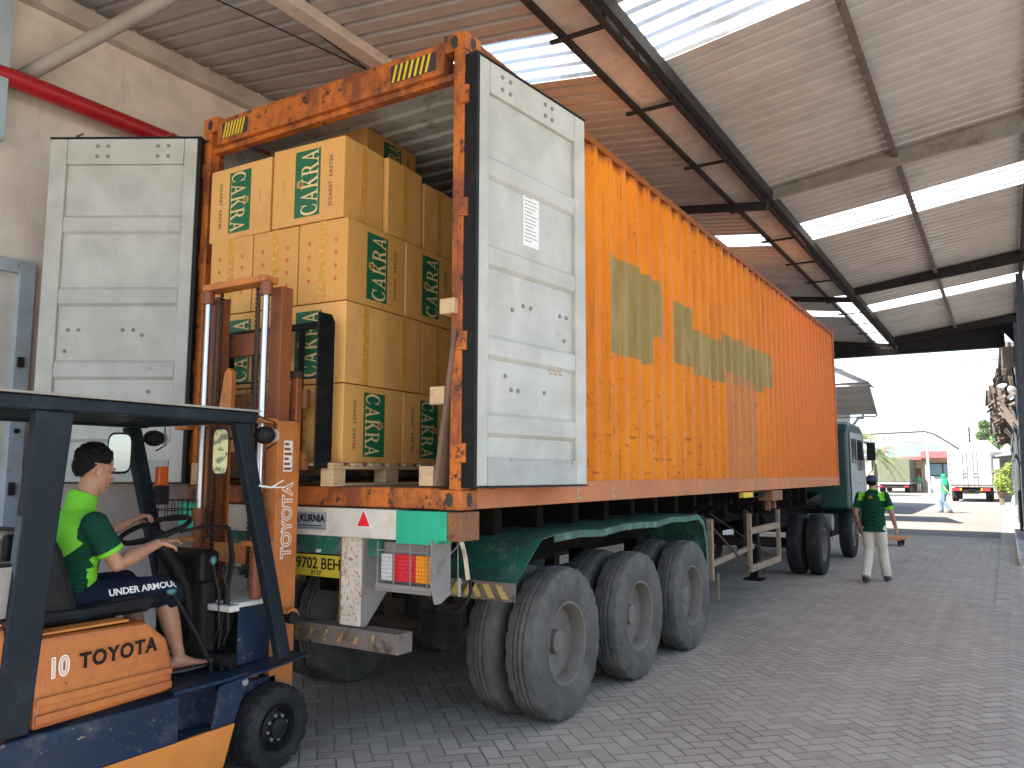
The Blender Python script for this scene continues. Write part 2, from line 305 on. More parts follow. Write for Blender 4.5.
# ------------------------------------------------------------------ mesh helpers
SPLIT = {'aperture', 'bolt', 'lift_cylinder_', 'carriage', 'carriage_upright', 'lock_rod', 'gutter_edge', 'pedal', 'bumper', 'brace_rod', 'brake_hose', 'column_bracket', 'rail_mark', 'inner_lining', 'step_plate', 'caster', 'load_board', 'block', 'hydraulic_hose', 'meter_box', 'deck_board', 'lock_cam', 'hose', 'cable'}
class MB:
    def __init__(s): s.v = []; s.f = []; s.m = []
    def add(s, vs, fs, m=0):
        o = len(s.v); s.v += [tuple(v) for v in vs]
        for f in fs: s.f.append(tuple(o+i for i in f)); s.m.append(m)
        return s
    def box(s, x0, x1, y0, y1, z0, z1, m=0):
        vs = [(x, y, z) for x in (x0, x1) for y in (y0, y1) for z in (z0, z1)]
        return s.add(vs, [(0, 1, 3, 2), (4, 6, 7, 5), (0, 4, 5, 1), (2, 3, 7, 6), (0, 2, 6, 4), (1, 5, 7, 3)], m)
    def bar(s, p0, p1, w, h, up=(0, 0, 1), m=0):
        p0 = Vector(p0); p1 = Vector(p1); d = (p1-p0).normalized(); u = Vector(up)
        if abs(d.dot(u)) > .98: u = Vector((0, 1, 0))
        a = d.cross(u).normalized()*w/2; b = a.cross(d).normalized()*h/2
        vs = [p+sa*a+sb*b for p in (p0, p1) for sa, sb in ((-1, -1), (1, -1), (1, 1), (-1, 1))]
        return s.add(vs, [(0, 1, 2, 3), (7, 6, 5, 4), (0, 4, 5, 1), (1, 5, 6, 2), (2, 6, 7, 3), (3, 7, 4, 0)], m)
    def cyl(s, p0, p1, r0, r1=None, n=16, m=0):
        return s.tube([p0, p1], [r0, r0 if r1 is None else r1], n, m)
    def tube(s, pts, r, n=10, m=0, flat=1.0, up=None):
        pts = [Vector(p) for p in pts]
        if not isinstance(r, (list, tuple)): r = [r]*len(pts)
        o = len(s.v); prev = None
        for i, p in enumerate(pts):
            d = (pts[min(i+1, len(pts)-1)]-pts[max(i-1, 0)]).normalized()
            if prev is None:
                u = Vector(up) if up else (Vector((0, 0, 1)) if abs(d.z) < .9 else Vector((0, 1, 0)))
            else: u = prev
            a = d.cross(u).normalized(); b = a.cross(d).normalized(); prev = b
            for k in range(n):
                t = 2*PI*k/n; q = p+a*math.cos(t)*r[i]+b*math.sin(t)*r[i]*flat
                s.v.append(tuple(q))
        for i in range(len(pts)-1):
            for k in range(n):
                k2 = (k+1) % n
                s.f.append((o+i*n+k, o+i*n+k2, o+(i+1)*n+k2, o+(i+1)*n+k)); s.m.append(m)
        s.f.append(tuple(o+k for k in range(n-1, -1, -1))); s.m.append(m)
        e = o+(len(pts)-1)*n; s.f.append(tuple(e+k for k in range(n))); s.m.append(m)
        return s
    def prism(s, pts, ax, a, b, m=0):
        """pts: 2D outline in the two axes other than ax, extruded from a to b"""
        n = len(pts)
        def mk(p, t):
            return {'x': (t, p[0], p[1]), 'y': (p[0], t, p[1]), 'z': (p[0], p[1], t)}[ax]
        vs = [mk(p, a) for p in pts]+[mk(p, b) for p in pts]
        fs = [tuple(range(n)), tuple(range(2*n-1, n-1, -1))]+[(i, (i+1) % n, n+(i+1) % n, n+i) for i in range(n)]
        return s.add(vs, fs, m)
    def sheet(s, line, ax, a, b, th, m=0):
        """open polyline with thickness th, extruded"""
        L = [Vector(p) for p in line]; nrm = []
        for i in range(len(L)):
            d = (L[min(i+1, len(L)-1)]-L[max(i-1, 0)]).normalized(); nrm.append(Vector((-d.y, d.x)))
        up = [L[i]+nrm[i]*th for i in range(len(L))]
        for i in range(len(L)-1):
            s.prism([L[i], L[i+1], up[i+1], up[i]], ax, a, b, m)
        return s
    def lathe(s, prof, o, ax, n=32, m=0, mod=None, close=False):
        o = Vector(o); ax = Vector(ax).normalized()
        u = Vector((0, 0, 1)) if abs(ax.z) < .9 else Vector((1, 0, 0)); a = ax.cross(u).normalized(); b = a.cross(ax)
        base = len(s.v); N = len(prof)
        for k in range(n):
            t = 2*PI*k/n
            for i, (r, h) in enumerate(prof):
                if mod: r = r+mod(i, k)
                s.v.append(tuple(o+ax*h+(a*math.cos(t)+b*math.sin(t))*r))
        for k in range(n):
            k2 = (k+1) % n
            for i in range(N if close else N-1):
                i2 = (i+1) % N
                s.f.append((base+k*N+i, base+k2*N+i, base+k2*N+i2, base+k*N+i2)); s.m.append(m)
        return s
    def ball(s, c, r, n=12, m=0, rot=None):
        if not isinstance(r, (list, tuple)): r = (r, r, r)
        c = Vector(c); o = len(s.v); k = n//2
        for i in range(1, k):
            ph = PI*i/k
            for j in range(n):
                th = 2*PI*j/n
                p = Vector((r[0]*math.sin(ph)*math.cos(th), r[1]*math.sin(ph)*math.sin(th), r[2]*math.cos(ph)))
                if rot: p = rot @ p
                s.v.append(tuple(c+p))
        for q in ((0, 0, r[2]), (0, 0, -r[2])):
            q = Vector(q)
            if rot: q = rot @ q
            s.v.append(tuple(c+q))
        T, B = len(s.v)-2, len(s.v)-1
        for i in range(k-2):
            for j in range(n):
                j2 = (j+1) % n; s.f.append((o+i*n+j, o+i*n+j2, o+(i+1)*n+j2, o+(i+1)*n+j)); s.m.append(m)
        for j in range(n):
            j2 = (j+1) % n
            s.f.append((T, o+j2, o+j)); s.m.append(m); s.f.append((B, o+(k-2)*n+j, o+(k-2)*n+j2)); s.m.append(m)
        return s
    def loft(s, rings, n=16, m=0):
        """rings: (centre, a-vector, b-vector)"""
        o = len(s.v)
        for c, a, b in rings:
            c = Vector(c); a = Vector(a); b = Vector(b)
            for k in range(n):
                t = 2*PI*k/n; s.v.append(tuple(c+a*math.cos(t)+b*math.sin(t)))
        for i in range(len(rings)-1):
            for k in range(n):
                k2 = (k+1) % n; s.f.append((o+i*n+k, o+i*n+k2, o+(i+1)*n+k2, o+(i+1)*n+k)); s.m.append(m)
        s.f.append(tuple(o+k for k in range(n-1, -1, -1))); s.m.append(m)
        e = o+(len(rings)-1)*n; s.f.append(tuple(e+k for k in range(n))); s.m.append(m)
        return s
    def mesh(s, name, mats, off=(0, 0, 0), smooth=False, recalc=True):
        me = bpy.data.meshes.new(name); off = Vector(off)
        me.from_pydata([tuple(Vector(v)-off) for v in s.v], [], s.f)
        for mt in mats: me.materials.append(mt)
        me.polygons.foreach_set('material_index', s.m)
        if recalc:
            bm = bmesh.new(); bm.from_mesh(me); bmesh.ops.recalc_face_normals(bm, faces=bm.faces); bm.to_mesh(me); bm.free()
        if smooth:
            me.polygons.foreach_set('use_smooth', [True]*len(me.polygons))
            me.set_sharp_from_angle(angle=R(38))
        return me
    def build(s, name, mats, parent=None, smooth=False, bevel=0, local=False, recalc=True):
        if name in SPLIT and parent is not None:
            ps = pieces(s)
            if len(ps) > 1: return [g.build(name, mats, parent, smooth, bevel, local, recalc) for g in ps][0]
        if not isinstance(mats, (list, tuple)): mats = [mats]
        mats = [M[q] if isinstance(q, str) else q for q in mats]
        off = (0, 0, 0) if (local or parent is None) else root_loc(parent)
        me = s.mesh(name, mats, off, smooth, recalc)
        o = bpy.data.objects.new(name, me); COL.objects.link(o)
        if parent: o.parent = parent
        if bevel:
            b = o.modifiers.new('bevel', 'BEVEL'); b.width = bevel; b.segments = 2; b.limit_method = 'ANGLE'; b.angle_limit = R(40)
        return o
def pieces(mb):
    n = len(mb.v); par = list(range(n))
    def f(a):
        while par[a] != a: par[a] = par[par[a]]; a = par[a]
        return a
    for fc in mb.f:
        for q in fc[1:]: par[f(fc[0])] = f(q)
    groups = {}
    for i, fc in enumerate(mb.f): groups.setdefault(f(fc[0]), []).append(i)
    out = []
    for idx in groups.values():
        g = MB(); mp = {}
        for i in idx:
            t = []
            for q in mb.f[i]:
                if q not in mp: mp[q] = len(g.v); g.v.append(mb.v[q])
                t.append(mp[q])
            g.f.append(tuple(t)); g.m.append(mb.m[i])
        out.append(g)
    return out
def build_each(mb, *a, **k): return [g.build(*a, **k) for g in pieces(mb)]
def root_loc(o):
    v = Vector((0, 0, 0))
    while o: v = v+o.location; o = o.parent
    return v
def tag(o, label=None, cat=None, group=None, kind=None):
    if label: o['label'] = label
    if cat: o['category'] = cat
    if group: o['group'] = group
    if kind: o['kind'] = kind
    return o
def thing(name, loc, label, cat, group=None):
    o = bpy.data.objects.new(name, None); COL.objects.link(o); o.location = loc; o.empty_display_size = .2
    return tag(o, label, cat, group)
def kids(o): return [c for c in COL.objects if c.parent == o]
def copy_tree(o, parent=None):
    ch = kids(o); c = o.copy(); COL.objects.link(c); c.parent = parent
    for k in ch: copy_tree(k, c)
    return c
def text_mesh(body, size, mat, parent, loc, xdir, ydir, name='lettering', offset=0.0, extrude=.0008, spacing=1.0, xscale=1.0, align='CENTER', off0=True, proj=None, shear=0):
    """text lying in the plane spanned by xdir (reading) and ydir (letter up)"""
    cu = bpy.data.curves.new('text', 'FONT'); cu.body = body; cu.size = size; cu.offset = offset; cu.extrude = extrude
    cu.align_x = align; cu.align_y = 'CENTER'; cu.space_character = spacing; cu.shear = shear
    to = bpy.data.objects.new('text_tmp', cu); COL.objects.link(to)
    dg = bpy.context.evaluated_depsgraph_get(); dg.update()
    me = bpy.data.meshes.new_from_object(to.evaluated_get(dg)); bpy.data.objects.remove(to)
    me.name = name
    X = Vector(xdir).normalized(); Y = Vector(ydir); Y = (Y-X*Y.dot(X)).normalized(); Z = X.cross(Y)
    off = root_loc(parent) if (parent and off0) else Vector((0, 0, 0))
    loc = Vector(loc)
    for v in me.vertices:
        p = loc+X*(v.co.x*xscale)+Y*v.co.y+Z*v.co.z
        if proj: p = proj(p)
        v.co = p-off
    me.materials.clear(); me.materials.append(M[mat])
    for p in me.polygons: p.material_index = 0
    o = bpy.data.objects.new(name, me); COL.objects.link(o)
    if parent: o.parent = parent
    return o
def remesh(mb, name, mats, parent, voxel=.006, smooth=3, assign=None):
    tmp = bpy.data.objects.new('tmp', mb.mesh('tmp', [], (0, 0, 0))); COL.objects.link(tmp)
    r = tmp.modifiers.new('r', 'REMESH'); r.mode = 'VOXEL'; r.voxel_size = voxel
    if smooth:
        sm = tmp.modifiers.new('s', 'SMOOTH'); sm.factor = .5; sm.iterations = smooth
    dg = bpy.context.evaluated_depsgraph_get(); dg.update()
    me = bpy.data.meshes.new_from_object(tmp.evaluated_get(dg)); bpy.data.objects.remove(tmp)
    me.name = name; me.materials.clear()
    for q in (mats if isinstance(mats, (list, tuple)) else [mats]): me.materials.append(M[q])
    for p in me.polygons:
        p.use_smooth = True; p.material_index = assign(p.center) if assign else 0
    off = root_loc(parent) if parent else Vector((0, 0, 0))
    me.transform(Matrix.Translation(-off))
    o = bpy.data.objects.new(name, me); COL.objects.link(o)
    if parent: o.parent = parent
    return o

# ================================================================== SETTING
g = MB(); g.add([(-2500, -60, 0), (2500, -60, 0), (2500, 3000, 0), (-2500, 3000, 0)], [(0, 1, 2, 3)])
tag(g.build('ground', 'pavers'), kind='structure')
g = MB(); g.add([(-60, 21.2, .004), (2.42, 21.2, .004), (2.42, 49.5, .004), (60, 49.5, .004), (60, 95, .004), (-60, 95, .004)], [(0, 1, 2, 3, 4, 5)])
tag(g.build('yard', 'conc'), kind='structure')
g = MB()
for i in range(70):
    y0 = 8+i*.6; g.box(2.43, 2.62, y0+.004, y0+.596, -.05, .008)
tag(g.build('drain_cover', 'drain', bevel=.004), kind='structure')
g = MB()
for i in range(29):
    y0 = 14+i*1.2; g.box(2.75, 2.90, y0+.004, y0+1.196, -.1, .13)
tag(g.build('kerb', 'kerb', bevel=.01), kind='structure')
g = MB(); g.box(2.90, 3.4, 14, 49, -.1, .11)
tag(g.build('pavement', 'kerb'), kind='structure')
# hills
g = MB(); vs = []; fs = []
N = 90
for i in range(N+1):
    x = -2600+i*52; h = 62+26*math.sin(i*.17)+16*math.sin(i*.43+1)+6*math.sin(i*1.3)
    vs += [(x, 2700, -5), (x, 3000, h), (x, 3400, h*.9), (x, 3900, -5)]
for i in range(N):
    for k in range(3): fs.append((i*4+k, (i+1)*4+k, (i+1)*4+k+1, i*4+k+1))
g.add(vs, fs); tag(g.build('hills', 'hill', smooth=True), kind='structure')

# ---------------------------------------------------------------- factory wall (left)
wall = thing('factory_wall', (-4.1, 6, 0), 'tall cream plastered factory wall along the left side behind the open container door', 'wall')
MB().box(-4.3, -4.0, 1.0, 20, 0, 5.95).box(-4.3, -4.0, -12, 1.0, 0, 6.4).build('plaster_wall', 'plaster', wall)
MB().box(-4.0, -3.88, -10, 19.6, 5.50, 5.66).build('top_beam', 'beam_white', wall, bevel=.01)
MB().box(-4.001, -3.996, -.38, 19.9, 0, 1.55).build('lower_wall_lit', 'wall_lit', wall)  # paler slab brightens the lower wall, its colour standing in for light
# pale blue door in the wall
dr = MB().box(-3.997, -3.975, -2.35, -.5, .1, 3.3).build('door', 'door_fill', wall)
f = MB().box(-4.0, -3.93, -.52, -.40, .0, 3.36).box(-4.0, -3.93, -2.45, -2.33, 0, 3.36).box(-3.999, -3.932, -2.33, -.52, 3.25, 3.358)
f.build('door_frame', 'blue_frame', dr, bevel=.004)
MB().cyl((-3.93, -.47, 2.0), (-3.91, -.47, 2.0), .02).box(-3.93, -3.9, -.50, -.46, 2.5, 2.58).box(-3.93, -3.9, -.50, -.46, 1.5, 1.6).build('hinge', 'steel_dark', dr)
col = MB().box(-3.98, -3.74, -1.02, -.80, 4.2, 6.0)
col.build('steel_bracket', 'blue_frame', wall, bevel=.004)

# red pipe
rp = tag(MB().cyl((-3.80, -9, 4.73), (-3.80, 19, 4.77), .075, n=20).build('water_pipe', 'red_pipe', smooth=True),
         'long glossy red pipe running along the top of the cream wall', 'pipe')

# ---------------------------------------------------------------- canopy roof
roof = thing('loading_bay_roof', (0, 6, 0), 'corrugated metal roof with translucent strips and steel beams over the loading lane', 'roof')
def zr(x): return 5.27+.134*(x-.2)
def zl(x): return 5.24+.13*(-.2-x)
def corr(y0, y1, xa, xb, zf, name, mat, pitch=.2, nx=2):
    g = MB(); pts = []; y = y0; k = 0
    while y < y1-1e-6:
        pts += [(y, 0), (y+pitch*.60, 0), (y+pitch*.60+.018, .050), (y+pitch*.84-.006, .050), (y+pitch*.86+.014, 0)]
        if round((y-y0)/pitch) % 4 == 3: pts += [(y+pitch*.95, 0), (y+pitch*.955, -.006), (y+pitch*.99, -.006)]
        y += pitch
    pts = [(min(p[0], y1), p[1]) for p in pts]; pts.append((y1, 0))
    n = len(pts)
    for side, dz in ((0, 0), (1, .0012)):
        vs = []
        for i in range(nx+1):
            x = xa+(xb-xa)*i/nx
            vs += [(x, p[0], zf(x)+p[1]+dz+.004*math.sin(p[0]*1.7+x*2)) for p in pts]
        g.add(vs, [(i*n+j, i*n+j+1, (i+1)*n+j+1, (i+1)*n+j) for i in range(nx) for j in range(n-1)])
    return g.build(name, mat, roof, recalc=False)
segs = [(-4.4, 1.6, 0), (1.6, 2.6, 1), (2.6, 8.0, 0), (8.0, 8.95, 1), (8.95, 14.6, 0), (14.6, 15.45, 1), (15.45, 20.0, 0)]
for a, b, t in segs: corr(a, b, .24, 3.45, zr, 'skylight_sheet' if t else 'roof_sheet', 'skylight_r' if t else 'roof_sheet', nx=8)
segs = [(-4.4, 1.65, 0), (1.65, 2.47, 1), (2.47, 8.1, 0), (8.1, 8.85, 1), (8.85, 14.8, 0), (14.8, 15.6, 2), (15.6, 20.0, 0)]
for a, b, t in segs:
    if not t: corr(a, b, -4.12, -.17, zl, 'roof_sheet', 'roof_sheet', nx=8)
    else:
        corr(a, b, -4.12, -2.03, zl, 'roof_sheet', 'roof_sheet', nx=4); corr(a, b, -2.03, -.66, zl, 'skylight_sheet', 'skylight' if t == 1 else 'skylight_r', nx=4); corr(a, b, -.655, -.17, zl, 'skylight_sheet', 'skylight_r', nx=1)
# valley gutter
for a, b, t in ((-4.4, 12.9, 0), (12.9, 19.9, 1)):
    MB().box(-.165, .17, a, b, 5.19, 5.193).build('gutter_sheet' if not t else 'skylight_sheet', 'gutter' if not t else 'skylight_r', roof)
MB().box(-.185, -.167, -4.4, 19.95, 5.15, 5.26).box(.172, .19, -4.4, 19.95, 5.15, 5.27).box(-.215, -.187, -4.4, 19.95, 5.15, 5.156).build('gutter_edge', 'steel_dark', roof)
g = MB().box(.2, .26, -4.4, 19.95, 5.09, 5.10).box(.2, .208, -4.4, 19.95, 5.10, 5.22).box(.27, .33, -4.4, 19.95, 5.12, 5.13).box(.322, .33, -4.4, 19.95, 5.13, 5.24)
for i in range(76):
    y = -4.4+i*.32; g.bar((.214, y, 5.105), (.214, y+.16, 5.21), .008, .012); g.bar((.214, y+.16, 5.21), (.214, y+.32, 5.105), .008, .012)
g.build('lattice_beam', 'steel_dark', roof)
for y in (-3.2, -1.6, 0, 1.6, 3.12, 4.75, 6.55, 8.15, 9.7, 11.2, 13.2, 14.6, 16.0, 17.4, 18.8):
    MB().box(-.29, .2, y-.02, y+.02, 5.125, 5.149).build('gutter_strap', 'steel_dark', roof)
# rafters
def rafter(y, mat, d0=.10, d1=.19, w=.08):
    g = MB()
    g.prism([(.26, zr(.26)-.04-d0), (3.45, zr(3.45)-.04-d1), (3.45, zr(3.45)-.02), (.26, zr(.26)-.02)], 'y', y-.004, y+.004)
    g.prism([(.26, zr(.26)-.048-d0), (3.45, zr(3.45)-.048-d1), (3.45, zr(3.45)-.041-d1), (.26, zr(.26)-.041-d0)], 'y', y-w/2, y+w/2)
    g.prism([(.26, zr(.26)-.019), (3.45, zr(3.45)-.019), (3.45, zr(3.45)-.009), (.26, zr(.26)-.009)], 'y', y-w/2, y+w/2)
    return g.build('rafter', mat, roof)
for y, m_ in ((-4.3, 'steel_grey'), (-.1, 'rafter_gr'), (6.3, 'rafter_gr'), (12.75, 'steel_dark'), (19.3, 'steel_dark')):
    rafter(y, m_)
for y in (6.3, 12.75, 19.3):
    MB().bar((.26, y, 5.06), (-3.95, y, zl(-3.95)-.14), .07, .10).build('rafter', 'steel_dark', roof)
    MB().bar((-.9, y, 5.10), (-.55, y+.02, 4.75), .012, .012).build('tie_rod', 'steel_dark', roof)
# round strut from the wall
MB().cyl((-3.95, -.62, 4.84), (-2.62, .02, 5.58), .060, n=20).build('round_strut', 'steel_grey', roof, smooth=True)
# purlins
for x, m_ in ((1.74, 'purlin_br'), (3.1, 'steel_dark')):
    z = zr(x)-.012
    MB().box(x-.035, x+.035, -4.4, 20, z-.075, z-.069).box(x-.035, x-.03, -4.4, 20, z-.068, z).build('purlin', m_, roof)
z = zl(-2.02)
MB().box(-2.10, -1.95, -4.4, 20, z-.11, z-.012).build('purlin', 'beam_white', roof, bevel=.006)
MB().cyl((-1.6, -6, zl(-1.6)-.02), (-2.9, 8, zl(-2.9)-.03), .006, n=6).build('tie_rod', 'steel_dark', roof)
MB().cyl((-3.4, -3, zl(-3.4)-.02), (-1.3, 6, zl(-1.3)-.03), .006, n=6).build('tie_rod', 'steel_dark', roof)
# far fascia beam
MB().box(-4.0, 2.80, 19.97, 20.1, 4.93, 5.36).box(-4.0, 3.4, 19.9, 20.16, 5.365, 5.40).box(-4, 2.8, 19.9, 20.15, 4.915, 4.928).build('fascia_beam', 'steel_dark', roof)
MB().prism([(.3, 5.41), (3.4, 5.41), (3.4, 5.66), (.3, 5.26+.02)], 'y', 20.0, 20.05).build('gable_panel', 'steel_dark', roof)
# columns at right
for y in (6.3, 12.75, 19.6):
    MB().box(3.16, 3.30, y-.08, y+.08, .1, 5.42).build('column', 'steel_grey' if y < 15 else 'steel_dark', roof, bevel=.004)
MB().prism([(2.7, 5.35), (3.16, 4.7), (3.16, 5.45)], 'y', 19.58, 19.62).build('column_bracket', 'steel_dark', roof)
MB().box(2.98, 3.34, 19.2, 19.9, .1, 5.40).build('column', 'post_blue', roof, bevel=.01)
MB().box(3.0, 3.12, 14.0, 14.12, 2.6, 5.5).box(3.02, 3.1, 16.4, 16.5, .1, 5.5).build('wall_post', 'post_blue', roof)
sb = thing('switch_box', (2.85, 19.8, 4.3), 'grey electric box fixed high under the far end of the roof', 'electric box')
MB().box(2.72, 2.98, 19.7, 19.9, 4.36, 4.88).build('cabinet', 'steel_grey', sb, bevel=.01)
MB().tube([(2.92, 19.8, 4.36), (2.95, 19.8, 3.9), (3.12, 19.8, 3.6), (3.13, 19.8, .6)], .02).tube([(3.02, 19.7, 5.2), (3.06, 19.7, 4.5), (3.0, 19.7, 4.1)], .012).build('cable', 'black', sb)

# ================================================================== CONTAINER
CL = (-1.219, 0, 1.47)
con = thing('shipping_container', CL, 'weathered orange shipping container with olive repaint patches and open doors on the trailer', 'shipping container')
def profile_wall(x_out, sgn):
    g = MB(); pts = []; y = .12; p = .278
    while y < 12.05:
        for dy, dx in ((0, 0), (.072, 0), (.14, -.036), (.21, -.036)):
            if y+dy < 12.07: pts.append((y+dy, dx))
        y += p
    pts.append((12.07, 0)); n = len(pts)
    for t in (0, -.002):
        vs = [(x_out+sgn*(d+t), yy, z) for z in (1.62, 4.30) for yy, d in pts]
        g.add(vs, [(i, i+1, n+i+1, n+i) for i in range(n-1)])
    return g
profile_wall(-.006, 1).build('side_wall', 'cont_side', con, recalc=False)
profile_wall(-2.432, -1).build('side_wall', 'cont_side', con, recalc=False)
# rails
MB().box(-.05, .0, .165, 12.03, 1.475, 1.63).box(-.10, -.05, .165, 12.03, 1.475, 1.49).build('bottom_rail', 'cont_rail', con, bevel=.004)
MB().box(-2.438, -2.388, .165, 12.03, 1.475, 1.63).build('bottom_rail', 'cont_rail', con, bevel=.004)
MB().box(-.06, -.001, .165, 12.03, 4.285, 4.345).build('top_rail', 'cont_side', con, bevel=.004)
MB().box(-2.437, -2.378, .165, 12.03, 4.285, 4.345).build('top_rail', 'cont_side', con, bevel=.004)
# forklift pocket marks on the rail
MB().box(0.0, .003, 1.45, 1.53, 1.50, 1.515).box(0.0, .003, 1.45, 1.46, 1.515, 1.58).box(0, .003, 1.46, 1.50, 1.56, 1.575).build('rail_mark', 'haz_w', con)
MB().box(0.0, .003, 2.05, 2.13, 1.50, 1.515).box(0.0, .003, 2.05, 2.06, 1.515, 1.58).box(0, .003, 2.06, 2.10, 1.56, 1.575).build('rail_mark', 'haz_w', con)
# roof: cross corrugated
g = MB(); pts = []; y = .2
while y < 12.0: pts += [(y, 0), (y+.08, 0), (y+.10, .02), (y+.18, .02), (y+.2, 0)]; y += .21
n = len(pts)
for t in (0, .002):
    g.add([(x, min(a, 12.05), 4.30+b+t) for x in (-2.40, -.04) for a, b in pts], [(i, i+1, n+i+1, n+i) for i in range(n-1)])
M['cont_roof'] = pmat('container roof orange', (.76, .25, .035), .6, spots=[(3, (.5, .15, .03), .5, .7), (12, RUST, .6, .7)])
g.build('roof_panel', 'cont_roof', con, recalc=False)
g = MB().add([(x, a, 4.288+b) for x in (-2.388, -.05) for a, b in pts], [(i, i+1, n+i+1, n+i) for i in range(n-1)])
g.build('ceiling', 'cont_in', con, recalc=False)
MB().box(-2.39, -2.386, .15, 12, 1.64, 4.28).box(-.056, -.052, .15, 12, 1.64, 4.28).box(-2.38, -.06, 11.98, 12.0, 1.64, 4.28).build('inner_lining', 'cont_in', con)
MB().box(-2.388, -.05, .10, 12.0, 1.50, 1.60).build('floor', 'plywood', con)
MB().box(-2.43, -.01, 12.05, 12.1, 1.65, 4.25).build('front_wall', 'cont_side', con)
# rear frame
def frame_piece(g, name): return g.build(name, 'cont_rust', con, bevel=.006)
frame_piece(MB().box(-.085, -.004, .0, .12, 1.588, 4.25).box(-.10, -.085, .06, .12, 1.6, 4.2), 'corner_post')
frame_piece(MB().box(-2.434, -2.353, .0, .12, 1.588, 4.25).box(-2.353, -2.338, .06, .12, 1.6, 4.2), 'corner_post')
frame_piece(MB().box(-2.28, -.16, .0, .11, 1.475, 1.597), 'door_sill')
hd = frame_piece(MB().box(-2.28, -.16, -.004, .10, 4.13, 4.30).box(-2.28, -.16, .01, .115, 4.30, 4.335).box(-2.36, -.08, .03, .10, 4.09, 4.13), 'door_header')
frame_piece(MB().box(-.055, -.004, 12.06, 12.18, 1.59, 4.25), 'corner_post'); frame_piece(MB().box(-2.43, -2.38, 12.06, 12.18, 1.59, 4.25), 'corner_post')
for x0, nm in ((-2.20, 0), (-.42, 1)):   # hazard decals on the header
    g = MB().box(x0-.02 if nm == 0 else x0-.16, x0+.26 if nm == 0 else x0+.20, -.0075, -.0055, 4.165, 4.285, 0)
    st = x0-.02 if nm == 0 else x0-.16; wd = .28 if nm == 0 else .36
    for i in range(8):
        a = st+.01+i*(wd-.05)/7
        if a+.055 > st+wd: break
        g.prism([(a, 4.168), (a+.018, 4.168), (a+.048, 4.282), (a+.03, 4.282)], 'y', -.0095, -.0078, 1)
    g.build('hazard_decal', ['haz_k', 'haz_y'], hd)
def casting(x0, x1, y0, y1, z0, z1, rear=True, right=True):
    g = MB(); g.box(x0, x1, y0, y1, z0, z1)
    o = frame_piece(g, 'corner_casting')
    h = MB(); cx = (x0+x1)/2; cz = (z0+z1)/2; cy = (y0+y1)/2
    if rear:
        ring = [(cx+.026*math.cos(t), cz+.040*math.sin(t)) for t in [2*PI*i/16 for i in range(16)]]
        h.prism(ring, 'y', y0-.003, y0-.001)
    xs = x1 if right else x0; sg = 1 if right else -1
    ring = [(cy+.026*math.cos(t), cz+.040*math.sin(t)) for t in [2*PI*i/16 for i in range(16)]]
    h.prism(ring, 'x', xs+sg*.001, xs+sg*.003)
    h.build('aperture', 'haz_k', o)
for z0, z1 in ((1.472, 1.588), (4.25, 4.366)):
    casting(-.16, .002, -.004, .165, z0, z1); casting(-2.44, -2.28, -.004, .165, z0, z1, right=False)
    casting(-.16, .002, 12.03, 12.195, z0, z1, False); casting(-2.44, -2.28, 12.03, 12.195, z0, z1, False, False)
# hinges on the posts
for z in (1.80, 2.45, 3.25, 3.95):
    MB().cyl((.018, -.002, z-.055), (.018, -.002, z+.055), .016, n=10).box(-.03, .018, -.016, -.006, z-.05, z+.05).build('hinge', 'cont_rust', con)
    MB().cyl((-2.456, -.002, z-.055), (-2.456, -.002, z+.055), .016, n=10).box(-2.456, -2.41, -.016, -.006, z-.05, z+.05).build('hinge', 'cont_rust', con)
